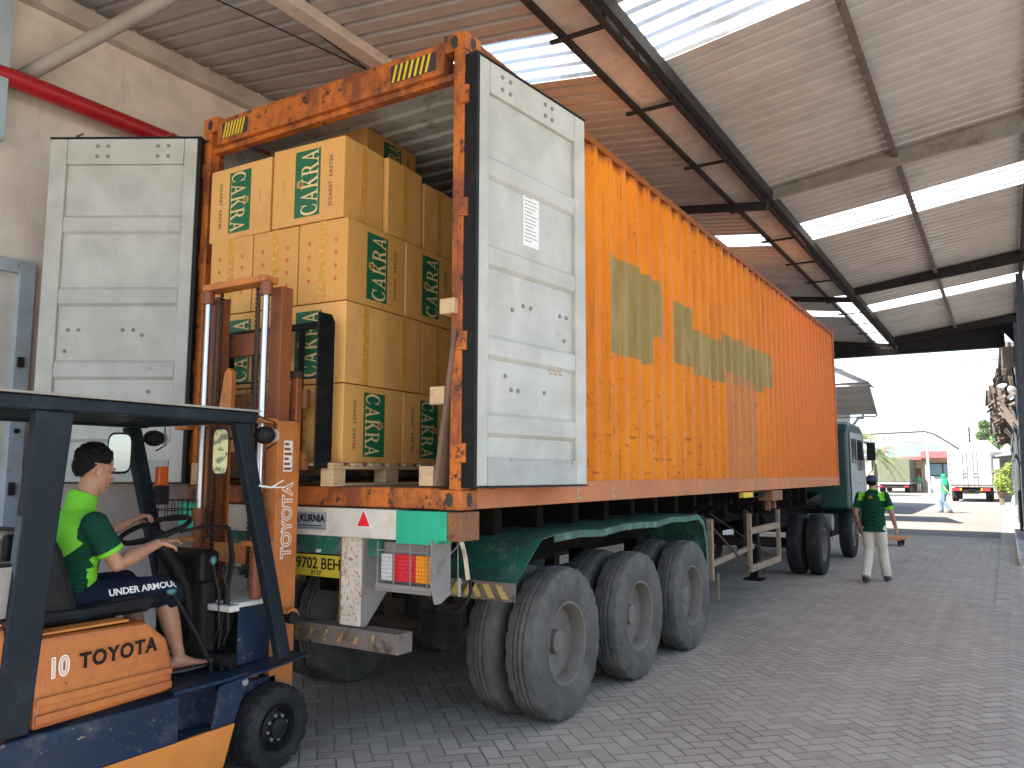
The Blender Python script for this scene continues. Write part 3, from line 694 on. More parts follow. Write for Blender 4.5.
# doors : local X from hinge outwards, inner face on local -Y*s side
def door(s, loc, ang):
    H0, H1, Wd = .14, 2.725, (1.17 if s > 0 else 1.125)
    z = lambda v: v      # local z measured from container base
    fi = lambda a, b: (min(-s*a, -s*b), max(-s*a, -s*b))
    g = MB(); y0, y1 = fi(0, .030); g.box(.02, Wd-.02, y0, y1, H0+.02, H1-.02)
    d = g.build('door', 'door_white', None); d.parent = con; d.location = Vector(loc)-Vector(CL); d.rotation_euler = (0, 0, ang)
    fr = MB(); a, b = fi(-.022, .056)
    fr.box(.0, .10, a, b, H0, H1).box(Wd-.13, Wd, a, b, H0, H1).box(.102, Wd-.132, a, b, H1-.20, H1)
    fr.build('door_frame', 'door_white', None, bevel=.008).parent = d
    k = MB(); k.box(.102, Wd-.132, a, b, H0, H0+.16); k.build('bottom_rail', 'door_shade', None, bevel=.006).parent = d
    rb = MB(); a, b = fi(.028, .052)
    for zc in (2.06, 1.51, .96, .50):
        bb = fi(.030, .052)
        rb.add([(.101, -s*.030, zc-.075), (.101, -s*.052, zc-.05), (.101, -s*.052, zc+.05), (.101, -s*.030, zc+.075),
                (Wd-.131, -s*.030, zc-.075), (Wd-.131, -s*.052, zc-.05), (Wd-.131, -s*.052, zc+.05), (Wd-.131, -s*.030, zc+.075)],
               [(0, 1, 2, 3), (7, 6, 5, 4), (0, 4, 5, 1), (1, 5, 6, 2), (2, 6, 7, 3), (3, 7, 4, 0)])
    for q in pieces(rb): q.build('stiffener', 'door_white', None, bevel=.004).parent = d
    bt = MB()
    for x, zz, yy in [(.22, 2.665, .057), (.30, 2.665, .057), (.22, 2.585, .057), (.30, 2.585, .057), (.68, 2.665, .057), (.76, 2.665, .057), (.68, 2.585, .057), (.76, 2.585, .057),
                  (Wd-.21, 1.26, .031), (Wd-.29, 1.26, .031), (Wd-.62, 1.26, .031), (Wd-.70, 1.26, .031), (.35, .72, .031), (.42, .72, .031), (.70, .73, .031), (.36, 1.22, .031), (.29, .80, .031), (.93, 1.1, .031)]:
        MB().cyl((x, -s*yy, zz), (x, -s*(yy+.006), zz), .014, n=10).build('bolt', 'grey_plate', None).parent = d
    gk = MB(); a, b = fi(-.03, .062)
    gk.box(-.03, -.004, a, b, H0-.01, H1+.012); gk.box(-.004, Wd+.004, a, b, H1+.002, H1+.012); gk.box(-.004, Wd+.004, a, b, H0-.012, H0-.002)
    gk.build('rubber_seal', 'black', None).parent = d
    hk = MB()
    for x in (.25, .95):
        hk.tube([(x, s*.02, H1+.01), (x+.02, s*.02, H1+.05), (x-.03, s*.02, H1+.075)], [.012, .012, .006], 6)
    for q in pieces(hk): q.build('lock_cam', 'rust_end', None).parent = d
    rod = MB()
    for x in (.27, .93): MB().cyl((x, s*.05, H0-.02), (x, s*.05, H1+.03), .016, n=10).build('lock_rod', 'cont_rust', None).parent = d
    bk = MB(); a, b = fi(-.024, -.003); bk.box(.01, Wd-.01, a, b, H0+.01, H1-.01)
    bk.build('outer_skin', 'cont_side', None).parent = d
    return d
dR = door(1, (.034, .03, 1.47), R(84.0))
dL = door(-1, (-2.445, -.02, 1.47), R(180+30.5))
# paper label on right door
g = MB().box(.47, .64, -.0325, -.0312, 1.66, 2.01); pl = g.build('paper_label', 'paper', None); pl.parent = dR
g = MB()
for i in range(13):
    zz = 1.985-i*.024; g.box(.485, .485+(.12 if i % 4 else .075)+.015*((i*7) % 3)/2, -.0335, -.0328, zz-.004, zz)
g.build('print_lines', 'ink_fade', None).parent = dR
g = MB()
for i in range(9):
    for j in range(6):
        if (i*7+j*5+i*j) % 3: g.box(.74+i*.019, .752+i*.019, -.0325, -.0312, .86+j*.019, .871+j*.019)
g.build('stamp_mark', 'ink_faint', None).parent = dR

# ================================================================== TRAILER
tr = thing('trailer', (-1.219, 4, 0), 'green and white skeletal trailer with triple axles carrying the orange container', 'trailer')
for x in (-.95, -1.66): MB().box(x, x+.17, .15, 11.6, 1.0, 1.42).build('chassis_beam', 'chassis', tr)
g = MB()
for i in range(19): y = .45+i*.6; g.box(-2.36, -.42, y-.05, y+.05, 1.22 if i % 2 else 1.12, 1.46)
build_each(g, 'cross_member', 'chassis', tr)
MB().box(-2.42, -2.37, .2, 11.6, 1.20, 1.462).build('light_block_rail', 'chassis', tr); MB().box(-2.41, -2.38, .6, 9.0, .62, 1.25).build('light_block_panel', 'chassis', tr)  # added far-side rail and panel, blocking light and wall seen under the container
MB().box(-1.45, -1.0, .3, 9.0, 1.30, 1.33).build('cable_tray', 'chassis', tr)
rb = MB().box(-2.16, -.442, -.035, .13, 1.29, 1.466).build('rear_beam', 'white_beam', tr, bevel=.006)
MB().prism([(-.44, 1.272), (-.16, 1.272), (-.12, 1.30), (-.07, 1.30), (-.07, 1.464), (-.44, 1.464)], 'y', -.04, .13).build('beam_end', 'green', tr, bevel=.004)
MB().box(-.068, .03, -.04, .15, 1.30, 1.464).box(-.02, .034, .0, .12, 1.36, 1.40).build('twist_lock_pocket', 'rust_end', tr, bevel=.008)
MB().prism([(-2.16-.02, 1.272), (-2.35, 1.272), (-2.42, 1.30), (-2.47, 1.30), (-2.47, 1.464), (-2.18, 1.464)], 'y', -.04, .13).build('beam_end', 'green', tr, bevel=.004)
MB().box(-2.16, -.60, .02, .12, 1.17, 1.288).build('under_beam', 'green_dk', tr)
MB().prism([(-.755, 1.355), (-.63, 1.355), (-.6925, 1.463)], 'y', -.039, -.036, 0).prism([(-.742, 1.362), (-.643, 1.362), (-.6925, 1.452)], 'y', -.044, -.0395, 1).build('reflector_triangle', ['paper', 'red_tri'], tr)
npl = MB().box(-1.285, -1.005, -.041, -.036, 1.325, 1.435).build('name_plate', 'label_grey', tr)
text_mesh('KURNIA', .062, 'ink', npl, (-1.125, -.0425, 1.395), (1, 0, 0), (0, 0, 1), offset=.0022, xscale=.95)
MB().prism([(-1.27, 1.365), (-1.235, 1.365), (-1.252, 1.42)], 'y', -.043, -.0415).build('emblem', 'green_dk', npl)
MB().box(-1.27, -1.02, -.0425, -.0415, 1.335, 1.338).box(-1.25, -1.04, -.0425, -.0415, 1.348, 1.354).build('print_line', 'ink', npl)
lp = MB().box(-1.385, -.90, .002, .008, 1.03, 1.165).build('number_plate', 'yellow_pl', tr, bevel=.003)
text_mesh('B 9702 BEH', .098, 'ink', lp, (-1.145, 0, 1.108), (1, 0, 0), (0, 0, 1), offset=.0012, xscale=.98)
text_mesh('01·27', .04, 'ink', lp, (-1.12, 0, 1.052), (1, 0, 0), (0, 0, 1), offset=.0004)
MB().box(-1.13, -1.10, .004, .02, 1.18, 1.20).build('plate_lamp', 'clear_lens', tr)
def rear_post(x0):
    p = MB().box(x0, x0+.165, -.02, .01, .76, 1.288).build('bumper_post', 'white_rust', tr, bevel=.003)
    MB().prism([(-.018, .76), (.02, .76), (.24, .98), (.24, 1.288), (-.018, 1.288)], 'x', x0+.168, x0+.180).build('gusset', 'grey_plate', p)
    MB().prism([(-.018, .76), (.02, .76), (.24, .98), (.24, 1.288), (-.018, 1.288)], 'x', x0-.014, x0-.002).build('gusset', 'rust_end', p)
rear_post(-.885); rear_post(-1.72)
bb = MB().box(-2.04, -.40, -.05, .085, .635, .752).build('bumper_bar', 'bumper_br', tr, bevel=.004)
g = MB()
for i in range(13):
    a = -2.0+i*.125
    if a+.09 > -.42: break
    g.prism([(a, .665), (a+.03, .655), (a+.055, .725), (a+.03, .73)], 'y', -.0545, -.0525, 0)
g.build('hazard_stripe', ['stripe_worn'], bb)
def lamp(x0, flip=False):
    h = MB().box(x0, x0+.40, .045, .10, 1.02, 1.27).box(x0-.01, x0+.41, -.02, .10, .985, 1.03).build('lamp_housing', 'grey_plate', tr, bevel=.004)
    cols = ['clear_lens', 'red_lens', 'amber_lens']; ws = [.085, .17, .13]; x = x0+.008
    if flip: cols = cols[::-1]; ws = ws[::-1]
    for c, w in zip(cols, ws):
        g = MB()
        nc = max(2, int(w/.02))
        for i in range(nc):
            for j in range(7): g.box(x+i*w/nc+.001, x+(i+1)*w/nc-.001, .012, .044, 1.045+j*.0225, 1.0665+j*.0225)
        g.build('lens', c, h, bevel=.002); x += w+.004
    g = MB()
    for i in range(4): g.cyl((x0+.01+i*.125, -.022, .99), (x0+.01+i*.125, -.022, 1.275), .004, n=6)
    for zz in (1.225, 1.0): g.cyl((x0, -.022, zz), (x0+.395, -.022, zz), .004, n=6)
    for i in (0, 3): g.cyl((x0+.01+i*.125, -.022, 1.225), (x0+.01+i*.125, .04, 1.225), .004, n=6)
    g.build('lamp_guard', 'grey_plate', h)
lamp(-.60); lamp(-2.24, True)
MB().prism([(-.06, 1.30), (.12, 1.30), (.12, .98), (.03, .94), (-.02, .94), (-.06, 1.05)], 'x', -.165, -.153).build('side_plate', 'grey_plate', tr)
MB().tube([(-.02, .0, 1.30), (.02, -.05, 1.24), (.0, -.02, 1.10), (.0, -.02, 1.03)], .003, 6).tube([(.0, .0, 1.29), (-.08, -.03, 1.20), (-.1, 0, 1.22)], .003, 6).tube([(.01, -.02, 1.10), (0.01, -.02, 1.0)], .009, 8).build('dangling_wire', 'grey_plate', tr)
MB().tube([(.03, -.03, 1.30), (.07, -.05, 1.22), (.09, -.05, 1.10)], .014, 8, flat=.4).build('dangling_strap', 'haz_w', tr)
MB().tube([(-.14, .3, 1.05), (-.12, .28, .98), (-.13, .26, .92), (-.17, .25, .87), (-.22, .25, .85), (-.28, .27, .86), (-.34, .3, .92)], .010, 8).build('air_hose', 'black', tr, smooth=True)
# fenders
prof = [(.60, .90), (.615, 1.0), (.93, 1.245), (1.1, 1.262), (4.1, 1.275), (4.28, 1.20), (4.36, 1.02), (4.38, .70)]
def fender(x0, x1):
    g = MB(); ln = []
    for i in range(len(prof)-1):
        a, b = prof[i], prof[i+1]; k = 8 if i == 3 else 1
        for j in range(k): ln.append((a[0]+(b[0]-a[0])*j/k, a[1]+(b[1]-a[1])*j/k+(.012*math.sin(j*2.3) if i == 3 else 0)))
    ln.append(prof[-1]); g.sheet(ln, 'x', x0, x1, .005)
    e = x1 if x1 > -1 else x0; s = 1 if x1 > -1 else -1
    low = [(p[0], p[1]-.05) for p in ln]
    for i in range(3, len(ln)-1):
        g.prism([ln[i], ln[i+1], (ln[i+1][0]-(.04 if i > 10 else 0), ln[i+1][1]-.045), (ln[i][0]-(.04 if i > 11 else 0), ln[i][1]-.045)], 'x', e, e+s*.006)
    f = g.build('fender', 'green_dk', tr, recalc=True)
    MB().box(x0+.002, x1+.004, .584, .594, .885, 1.0).build('mud_flap', 'bumper_br', f)
    st = MB()
    for i in range(6):
        a = x0+.03+i*.10; t = .05 if i < 3 else -.05
        st.prism([(a, .90), (a+.05, .90), (a+.05+t, .985), (a+t, .985)], 'y', .579, .5825)
    st.build('hazard_stripe', 'stripe_worn2', f)
fender(-.62, -.0); fender(-2.44, -1.82)
def tyre_mb(Rr, Wd, rim, o, n=84, deep=.016, cut=1):
    h = Wd/2
    prof = [(rim, -h*.62), (rim+.02, -h*.78), ((Rr+rim)/2-.01, -h*1.0), (Rr-.07, -h*.97), (Rr-.030, -h*.88), (Rr-.008, -h*.78), (Rr, -h*.60),
            (Rr, -h*.34), (Rr-deep, -h*.31), (Rr-deep, -h*.26), (Rr+.002, -h*.23), (Rr+.003, -.008), (Rr-deep+.003, -.004), (Rr-deep+.003, .004), (Rr+.003, .008), (Rr+.002, h*.23), (Rr-deep, h*.26), (Rr-deep, h*.31), (Rr, h*.34),
            (Rr, h*.60), (Rr-.008, h*.78), (Rr-.030, h*.88), (Rr-.07, h*.97), ((Rr+rim)/2-.01, h*1.0), (rim+.02, h*.78), (rim, h*.62)]
    def mod(i, k):
        if i in (4, 5, 6, 19, 20, 21) and (k % 4 == 0): return -deep*cut
        if i in (7, 18, 10, 15) and (k % 6 == 0): return -deep*.6*cut
        return 0
    return MB().lathe(prof, o, (1, 0, 0), n, mod=mod, close=True)
def wheel(par, cx, cy, cz, side, Rr=.515, Wd=.25, rim=.262, dish='in', tm='tyre', rimm='rim'):
    """side=+1 faces +x. dish 'in' = outer twin wheel (deep), 'out' = convex steer wheel"""
    t = tyre_mb(Rr, Wd, rim, (cx, cy, cz)).build('tyre', tm, par, smooth=True)
    s = side; h = Wd/2
    if dish == 'in':
        pr = [(rim+.022, h*.72), (rim+.020, h*.80), (rim+.004, h*.78), (rim-.012, h*.5), (rim-.02, h*.1), (rim-.03, -.055), (rim-.07, -.075), (.13, -.072), (.12, -.06), (.085, -.055), (.08, .03), (.05, .04), (0.001, .04)]
    else:
        pr = [(rim+.022, h*.72), (rim+.02, h*.80), (rim+.004, h*.78), (rim-.02, h*.4), (rim-.05, .05), (.16, .12), (.12, .13), (.11, .12), (.08, .12), (.075, .17), (.001, .18)]
    g = MB().lathe([(r, s*z) for r, z in pr], (cx, cy, cz), (1, 0, 0), 40)
    r_ = g.build('rim', rimm, par, smooth=True)
    nt = MB(); zz = -.06 if dish == 'in' else .125
    for i in range(8):
        a = 2*PI*i/8; q = (cy+.155*math.cos(a)*(.85), cz+.155*math.sin(a)*.85)
        nt.cyl((cx+s*zz, q[0], q[1]), (cx+s*(zz+.03), q[0], q[1]), .014, n=6)
    nt.build('wheel_nut', 'hub', par)
    MB().lathe([(rim+.02, -s*h*.78), (rim, -s*h*.5), (rim-.02, 0), (.1, -s*.02), (.001, -s*.02)], (cx, cy, cz), (1, 0, 0), 32).build('rim_back', rimm, par)
    return t
for y in (1.31, 2.60, 3.91):
    MB().cyl((-2.2, y, .51), (-.24, y, .51), .065, n=16).ball((-1.219, y, .51), (.1, .1, .1)).build('axle', 'axle', tr, smooth=True)
    for x in (-.36, -2.24): MB().cyl((x, y, .51), (x+.16, y, .51), .19, n=24).build('brake_drum', 'axle', tr, smooth=True)
    for x in (-.88, -1.56): MB().bar((x, y-.5, .82), (x, y+.5, .82), .08, .05).box(x-.06, x+.06, y-.06, y+.06, .56, .84).build('leaf_spring', 'axle', tr)
    for cx, s in ((-.105, 1), (-.415, 1), (-2.333, -1), (-2.023, -1)):
        w = bpy.data.objects.new('wheel', None); COL.objects.link(w); w.parent = tr; w.location = Vector((cx, y, .515))-tr.location
        wheel(w, cx, y, .515, s)
g = MB()
for y in (.66, 1.95, 3.25, 4.55): g.box(-.96, -.80, y-.1, y+.1, .84, 1.08).box(-1.64, -1.48, y-.1, y+.1, .84, 1.08)
build_each(g, 'spring_hanger', 'chassis', tr)
# rear reflector panel low behind first axle
MB().box(-.60, -.30, .42, .45, .62, .80).build('mud_plate', 'chassis', tr)
# side frames / landing gear
g = MB(); T = .05
for y in (6.12, 7.55): g.box(-.07, -.02, y-.025, y+.025, .50, 1.20)
g.box(-.065, -.025, 6.1, 7.57, .95, 1.03); g.box(-.065, -.025, 6.1, 7.57, .50, .58)
g.build('side_guard', 'frame_tan', tr, bevel=.004)
g = MB().box(-.12, -.06, 4.72, 4.78, .55, 1.2).bar((-.09, 4.75, .72), (-.30, 7.2, .72), .05, .06).bar((-.09, 5.0, .60), (-.1, 5.02, .32), .02, .02)
g.build('guard_rail', 'frame_tan', tr, bevel=.003)
MB().bar((-.05, 6.1, .55), (-.4, 5.4, 1.2), .02, .02).bar((-.05, 7.2, .6), (-.5, 6.0, 1.2), .012, .012).bar((-.04, 6.5, .9), (-.05, 6.8, .42), .012, .012).bar((-.3, 6.9, 1.2), (-.3, 6.9, .6), .05, .05).build('brace_rod', 'axle', tr)
for x in (-.55, -1.88):
    MB().box(x-.07, x+.07, 8.1, 8.24, .35, 1.1).box(x-.05, x+.05, 8.12, 8.22, .18, .35).box(x-.13, x+.13, 8.05, 8.29, .15, .18).build('landing_leg', 'chassis', tr)
MB().box(-.22, .02, 6.1, 6.6, 1.39, 1.46).build('bolster_plate', 'chassis', tr)
MB().box(-.16, .03, 7.0, 7.55, 1.33, 1.462).box(-.1, -.04, 7.1, 7.16, 1.2, 1.33).box(-.1, -.04, 7.4, 7.46, 1.22, 1.33).build('twist_lock_pocket', 'rust_end', tr, bevel=.006)
MB().box(-.04, .02, 5.7, 6.35, 1.40, 1.462).build('twist_lock_pocket', 'haz_y', tr, bevel=.006)
MB().cyl((-.7, 8.8, .95), (-.7, 9.7, .95), .16, n=20).build('air_tank', 'chassis', tr, smooth=True)
g = MB()
for y in (4.8, 5.6, 6.6, 7.4, 8.4, 9.2):
    g.bar((-.1, y, 1.36), (-.8, y+.1, 1.12), .04, .05); g.bar((-.4, y-.3, 1.2), (-.45, y+.4, 1.1), .03, .03)
build_each(g, 'outrigger', 'chassis', tr)

# ================================================================== TRACTOR
tk = thing('tractor_truck', (-1.219, 12.5, 0), 'dark green and grey truck cab parked in front of the orange container', 'truck')
MB().box(-1.62, -1.5, 9.3, 15.6, .72, .98).box(-.94, -.82, 9.3, 15.6, .72, .98).box(-1.6, -.84, 10.3, 11.1, .98, 1.25).build('chassis', 'chassis', tk)
g = MB().cyl((-1.219, 10.62, 1.28), (-1.219, 10.62, 1.38), .45, n=24)
g.build('fifth_wheel', 'chassis', tk)
body = MB()
sec = [(12.95, 1.00), (12.95, 2.52), (13.08, 2.66), (13.4, 2.72), (14.6, 2.70), (14.98, 2.60), (15.22, 1.75), (15.3, 1.6), (15.32, .62), (14.55, .62), (14.5, 1.0), (13.42, 1.0)]
body.prism(sec, 'x', -2.47, .04); cb = body.build('cab', 'cab_green', tk, bevel=.05)
MB().prism([(13.16, 1.02), (13.16, 2.50), (14.65, 2.52), (15.02, 1.68), (15.12, .95), (14.6, .95), (14.5, 1.02)], 'x', .048, .062).build('door', 'cab_white', cb, bevel=.01)
MB().prism([(13.95, 1.75), (13.95, 2.38), (14.55, 2.38), (14.9, 1.75)], 'x', .066, .072).prism([(13.25, 1.9), (13.25, 2.38), (13.8, 2.38), (13.8, 1.9)], 'x', .066, .072).build('window', 'glass_d', cb)
MB().box(-2.2, -.25, 15.06, 15.12, 1.8, 2.45).build('windscreen', 'glass_d', cb)
MB().cyl((.06, 13.95, 1.5), (.10, 13.95, 1.5), .015).box(.064, .085, 13.95, 14.1, 1.48, 1.51).build('handle', 'steel_grey', cb)
mi = MB().tube([(.06, 15.0, 2.35), (.19, 15.05, 2.40), (.19, 15.05, 1.75), (.06, 15.05, 1.6)], .012, 8)
mi.build('mirror_arm', 'black', tk)
MB().box(.10, .27, 14.98, 15.06, 1.97, 2.36).build('mirror', 'black', tk, bevel=.02)
MB().prism([(13.35, .98), (13.4, 1.06), (14.6, 1.06), (14.75, .6), (14.7, .6), (14.52, 1.0)], 'x', -.35, .02).build('wheel_arch', 'cab_green', tk)
for cy in (10.62,):
    for cx, s in ((-.125, 1), (-.435, 1), (-2.313, -1), (-2.003, -1)):
        w = bpy.data.objects.new('wheel', None); COL.objects.link(w); w.parent = tk; w.location = Vector((cx, cy, .505))-tk.location
        wheel(w, cx, cy, .505, s, tm='tyre_dark', Rr=.505)
for cx, s in ((-.16, 1), (-2.28, -1)):
    w = bpy.data.objects.new('wheel', None); COL.objects.link(w); w.parent = tk; w.location = Vector((cx, 13.95, .505))-tk.location
    wheel(w, cx, 13.95, .505, s, dish='out', tm='tyre_dark', Rr=.505)
MB().cyl((-2.2, 10.62, .5), (-.24, 10.62, .5), .09).build('axle', 'axle', tk, smooth=True); MB().cyl((-2.2, 13.95, .5), (-.2, 13.95, .5), .06).build('axle', 'axle', tk, smooth=True)
MB().cyl((-.12, 12.0, .80), (-.55, 12.0, .80), .15, n=24).build('air_tank', 'grey_plate', tk, smooth=True)
MB().box(-.62, -.2, 12.3, 13.1, .5, .92).build('fuel_tank', 'chassis', tk, bevel=.03)
g = MB()
for i in range(7): g.tube([(-.9, 11.4+i*.15, 1.0), (-.5, 11.5+i*.2, 1.15+.05*math.sin(i)), (-.4, 12.4, 1.3-.05*i), (-.8, 12.9, 1.3)], .025, 6)
g.build('hose', 'black', tk)

# ================================================================== CARTONS
def serif_word(g, ox, oy, h, w, gap, m=0):
    """C A K R A in a serif face, drawn in plane u,v ; returns list of polygons (u,v) with tiny depth steps"""
    polys = []
    def P(x0, pts): polys.append([(ox+(x0+px*w), oy+py*h) for px, py in pts])
    x = 0
    def C(x):
        out, inn = [], []
        for i in range(15):
            t = R(42+i*(276/14)); out.append((.52+.50*math.cos(t), .5+.52*math.sin(t))); inn.append((.58+.34*math.cos(t), .5+.44*math.sin(t)))
        for i in range(14): P(x, [out[i], out[i+1], inn[i+1], inn[i]])
        P(x, [(.86, .62), (.92, .62), (.95, 1.0), (.88, .98)]); P(x, [(.80, .80), (.93, .66), (.93, .86)])
        P(x, [(.88, .30), (.95, .30), (.90, .14), (.84, .16)])
    def A(x):
        P(x, [(.08, .04), (.19, .04), (.55, .92), (.48, 1.0)]); P(x, [(.44, 1.02), (.56, 1.02), (.92, .04), (.72, .04)])
        P(x, [(.25, .28), (.72, .28), (.70, .37), (.27, .37)]); P(x, [(-.02, 0), (.30, 0), (.30, .05), (-.02, .05)]); P(x, [(.62, 0), (1.04, 0), (1.04, .05), (.62, .05)])
    def stem(x):
        P(x, [(.12, .04), (.32, .04), (.32, .96), (.12, .96)]); P(x, [(.0, 0), (.44, 0), (.44, .05), (.0, .05)]); P(x, [(.0, .95), (.44, .95), (.44, 1.0), (.0, 1.0)])
    def K(x):
        stem(x); P(x, [(.30, .44), (.38, .40), (.86, .96), (.76, .96)]); P(x, [(.42, .50), (.54, .62), (1.0, .04), (.76, .04)])
        P(x, [(.62, .95), (1.0, .95), (1.0, 1.0), (.62, 1.0)]); P(x, [(.66, 0), (1.08, 0), (1.08, .05), (.66, .05)])
    def Rr(x):
        stem(x); out, inn = [], []
        for i in range(10):
            t = R(90-i*20); out.append((.50+.36*math.cos(t), .73+.27*math.sin(t))); inn.append((.48+.17*math.cos(t), .73+.21*math.sin(t)))
        for i in range(9): P(x, [out[i], out[i+1], inn[i+1], inn[i]])
        P(x, [(.30, .94), (.50, .94), (.50, 1.0), (.30, 1.0)]); P(x, [(.30, .46), (.50, .46), (.50, .52), (.30, .52)])
        P(x, [(.46, .48), (.66, .50), (1.0, .04), (.78, .04)]); P(x, [(.72, 0), (1.08, 0), (1.08, .05), (.72, .05)])
    for i, fn in enumerate((C, A, K, Rr, A)):
        fn(i*(w+gap)); 
    return polys
CLn, CWd, CHt = .64, .425, .55
def make_carton(flip):   # one carton with its print
    root = thing('carton', (0, 0, 0), 'x', 'carton')
    L, Wd, H = CLn/2-.003, CWd/2-.003, CHt-.004
    g = MB().box(-L, L, -Wd, Wd, 0, H)
    g.build('cardboard', 'carton', root, bevel=.006, local=True)
    tp = MB()
    for s in (-1, 1): tp.box(min(s*L, s*(L+.0012)), max(s*L, s*(L+.0012)), -.03, .03, .0, H)
    tp.box(-L, L, -.03, .03, H, H+.0012); tp.build('tape', 'tape', root, local=True)
    # end marks
    mk = MB()
    for s in (-1,):
        for side in (-.115, .115):
            for q in range(4):
                zc = .15+q*.085; c = side; x0, x1 = sorted((s*(L+.0004), s*(L+.0014)))
                k = (q+(0 if side < 0 else 2)) % 4
                if k == 0: mk.prism([(c-.014, zc-.014), (c+.014, zc-.014), (c, zc+.018)], 'x', x0, x1)
                elif k == 1: mk.prism([(c-.012, zc), (c, zc-.018), (c+.012, zc), (c+.006, zc+.014), (c-.006, zc+.014)], 'x', x0, x1)
                elif k == 2: mk.box(x0, x1, c-.013, c+.013, zc-.004, zc+.012); mk.box(x0, x1, c-.003, c+.003, zc-.02, zc-.006)
                else: mk.box(x0, x1, c-.012, c-.004, zc-.016, zc+.010); mk.box(x0, x1, c+.004, c+.012, zc-.010, zc+.016)
    mk.build('handling_marks', 'print_red', root, local=True)
    for s in (-1, 1):
        # local face frame: reading direction up (+z) when not flipped
        gx = MB(); y0, y1 = sorted((s*(Wd+.0003), s*(Wd+.0012)))
        gx.box(-.112, .112, y0, y1, .045, H-.045)
        pn = gx.build('printed_panel', 'print_green', root, local=True)
        # transform (u,v) -> world; viewer in front of the face: right dir = -s... for s=-1 (front, y-) right=+x
        rt = 1 if s == -1 else -1
        up = -1 if flip else 1
        def uv(u, v, d):  # u along reading (vertical), v letter up (towards viewer's left if up=1)
            return (-rt*up*v, s*(Wd+.0014+d), H/2+up*u)
        ps = serif_word(None, -.224, -.092, .146, .0775, .0145)
        lt = MB()
        for i, p in enumerate(ps):
            d = .00012*(i % 9)
            lt.add([uv(a, b, d) for a, b in p], [tuple(range(len(p)))])
        lt.build('lettering', 'print_cream', pn, local=True)
        em = MB(); d = .0008
        ring = [(.028*math.cos(t), .062+.024*math.sin(t)) for t in [2*PI*i/14 for i in range(14)]]
        em.add([uv(a, b, d) for a, b in ring], [tuple(range(14))], 0)
        for k in (-1, 0, 1): em.add([uv(a, b, d+.0002) for a, b in ((k*.013-.007, .078), (k*.013+.007, .078), (k*.02, .104-.006*abs(k)))], [(0, 1, 2)], 0)
        ring = [(.020*math.cos(t), .062+.017*math.sin(t)) for t in [2*PI*i/14 for i in range(14)]]
        em.add([uv(a, b, d+.0004) for a, b in ring], [tuple(range(14))], 1)
        ring = [(.011*math.cos(t), .062+.010*math.sin(t)) for t in [2*PI*i/10 for i in range(10)]]
        em.add([uv(a, b, d+.0006) for a, b in ring], [tuple(range(10))], 2)
        em.build('emblem', ['print_gold', 'print_green', 'print_red'], pn, local=True)
        sl = MB()
        sl.add([uv(a, b, .0002) for a, b in ((-.17, -.094), (.17, -.094), (.17, -.0915), (-.17, -.0915))], [(0, 1, 2, 3)]); sl.build('rule_line', 'print_gold', pn, local=True)
        xd = Vector((0, 0, up)); yd = Vector((-rt*up, 0, 0))
        c = Vector((rt*up*.205, s*(Wd+.0006), H/2-.01))
        text_mesh('SIGARET  KRETEK', .040, 'ink_fade', root, c, xd, yd, 'small_print', offset=.0008, extrude=.0004, spacing=1.12, off0=False)
        c = Vector((-rt*up*.205, s*(Wd+.0006), H/2+.0))
        sp = MB()
        for i in range(7):
            u0 = -.06+i*.017; sp.add([uv(u0, .205-(.006 if i % 2 else 0), -.0006), uv(u0+.006, .205-.004, -.0006), uv(u0+.012, .205+.008, -.0006), uv(u0+.005, .205+.011+(.006 if i % 3 == 0 else 0), -.0006)], [(0, 1, 2, 3)])
        sp.build('small_print', 'ink_faint', root, local=True)
    return root
protoA = make_carton(False); protoB = make_carton(True)
rc = random.Random(12); used = {'A': False, 'B': False}
PHI = R(3.0); CO = Vector((-.925, 0, 0))
def carton(kind, u, v, z, along, label, h=CHt, dr=0, group='cartons stacked on the pallet in the container'):
    """u: distance to the left of the stack corner, v: distance into the container (box min corner); along 'x' = long side facing rear"""
    pr = protoA if kind == 'A' else protoB
    if not used[kind]: o = pr; used[kind] = True
    else: o = copy_tree(pr)
    du, dv = (CLn, CWd) if along == 'x' else (CWd, CLn)
    cu, cv = u+du/2, v+dv/2
    X = Vector((math.cos(PHI), math.sin(PHI), 0)); Y = Vector((-math.sin(PHI), math.cos(PHI), 0))
    p = CO-X*cu+Y*cv; o.location = (p.x, p.y, z)
    o.rotation_euler = (0, 0, PHI+(0 if along == 'x' else PI/2)+R(dr)); o.scale = (1, 1, h/CHt)
    o.location.x += rc.uniform(-.004, .004); o.rotation_euler[2] += R(rc.uniform(-.7, .7))
    o['label'] = label; o['group'] = group
    return o
Z1, Z2, Z3, Z4, Z5 = 1.747, 2.262, 2.802, 3.36, 3.925
LW, LL = .43, .645
# layer 1
carton('B', 0, 0.0, Z1, 'y', 'bottom layer carton on the rear right pallet corner, green panel on its right side', .512)
carton('B', 0, LL, Z1, 'y', 'bottom layer tan carton half hidden by the leaning plank, green panel on its side', .512)
carton('A', LW, 0, Z1, 'y', 'bottom layer carton in the middle behind the lower fork carriage', .512)
carton('A', 2*LW, 0, Z1, 'y', 'bottom layer carton at the left behind the mast', .512)
# layer 2
carton('A', 0, 0, Z2, 'x', 'second layer carton with green panel seen through the right part of the black backrest', .537)
carton('A', LL, 0, Z2, 'x', 'second layer carton with green panel seen between the mast rails at left', .537)
carton('A', 0.0, LW, Z2, 'x', 'second layer carton second from the rear on the right side of the stack', .537)
carton('A', 0.01, 2*LW+.01, Z2, 'x', 'second layer carton third from the rear, deepest on the right side', .537)
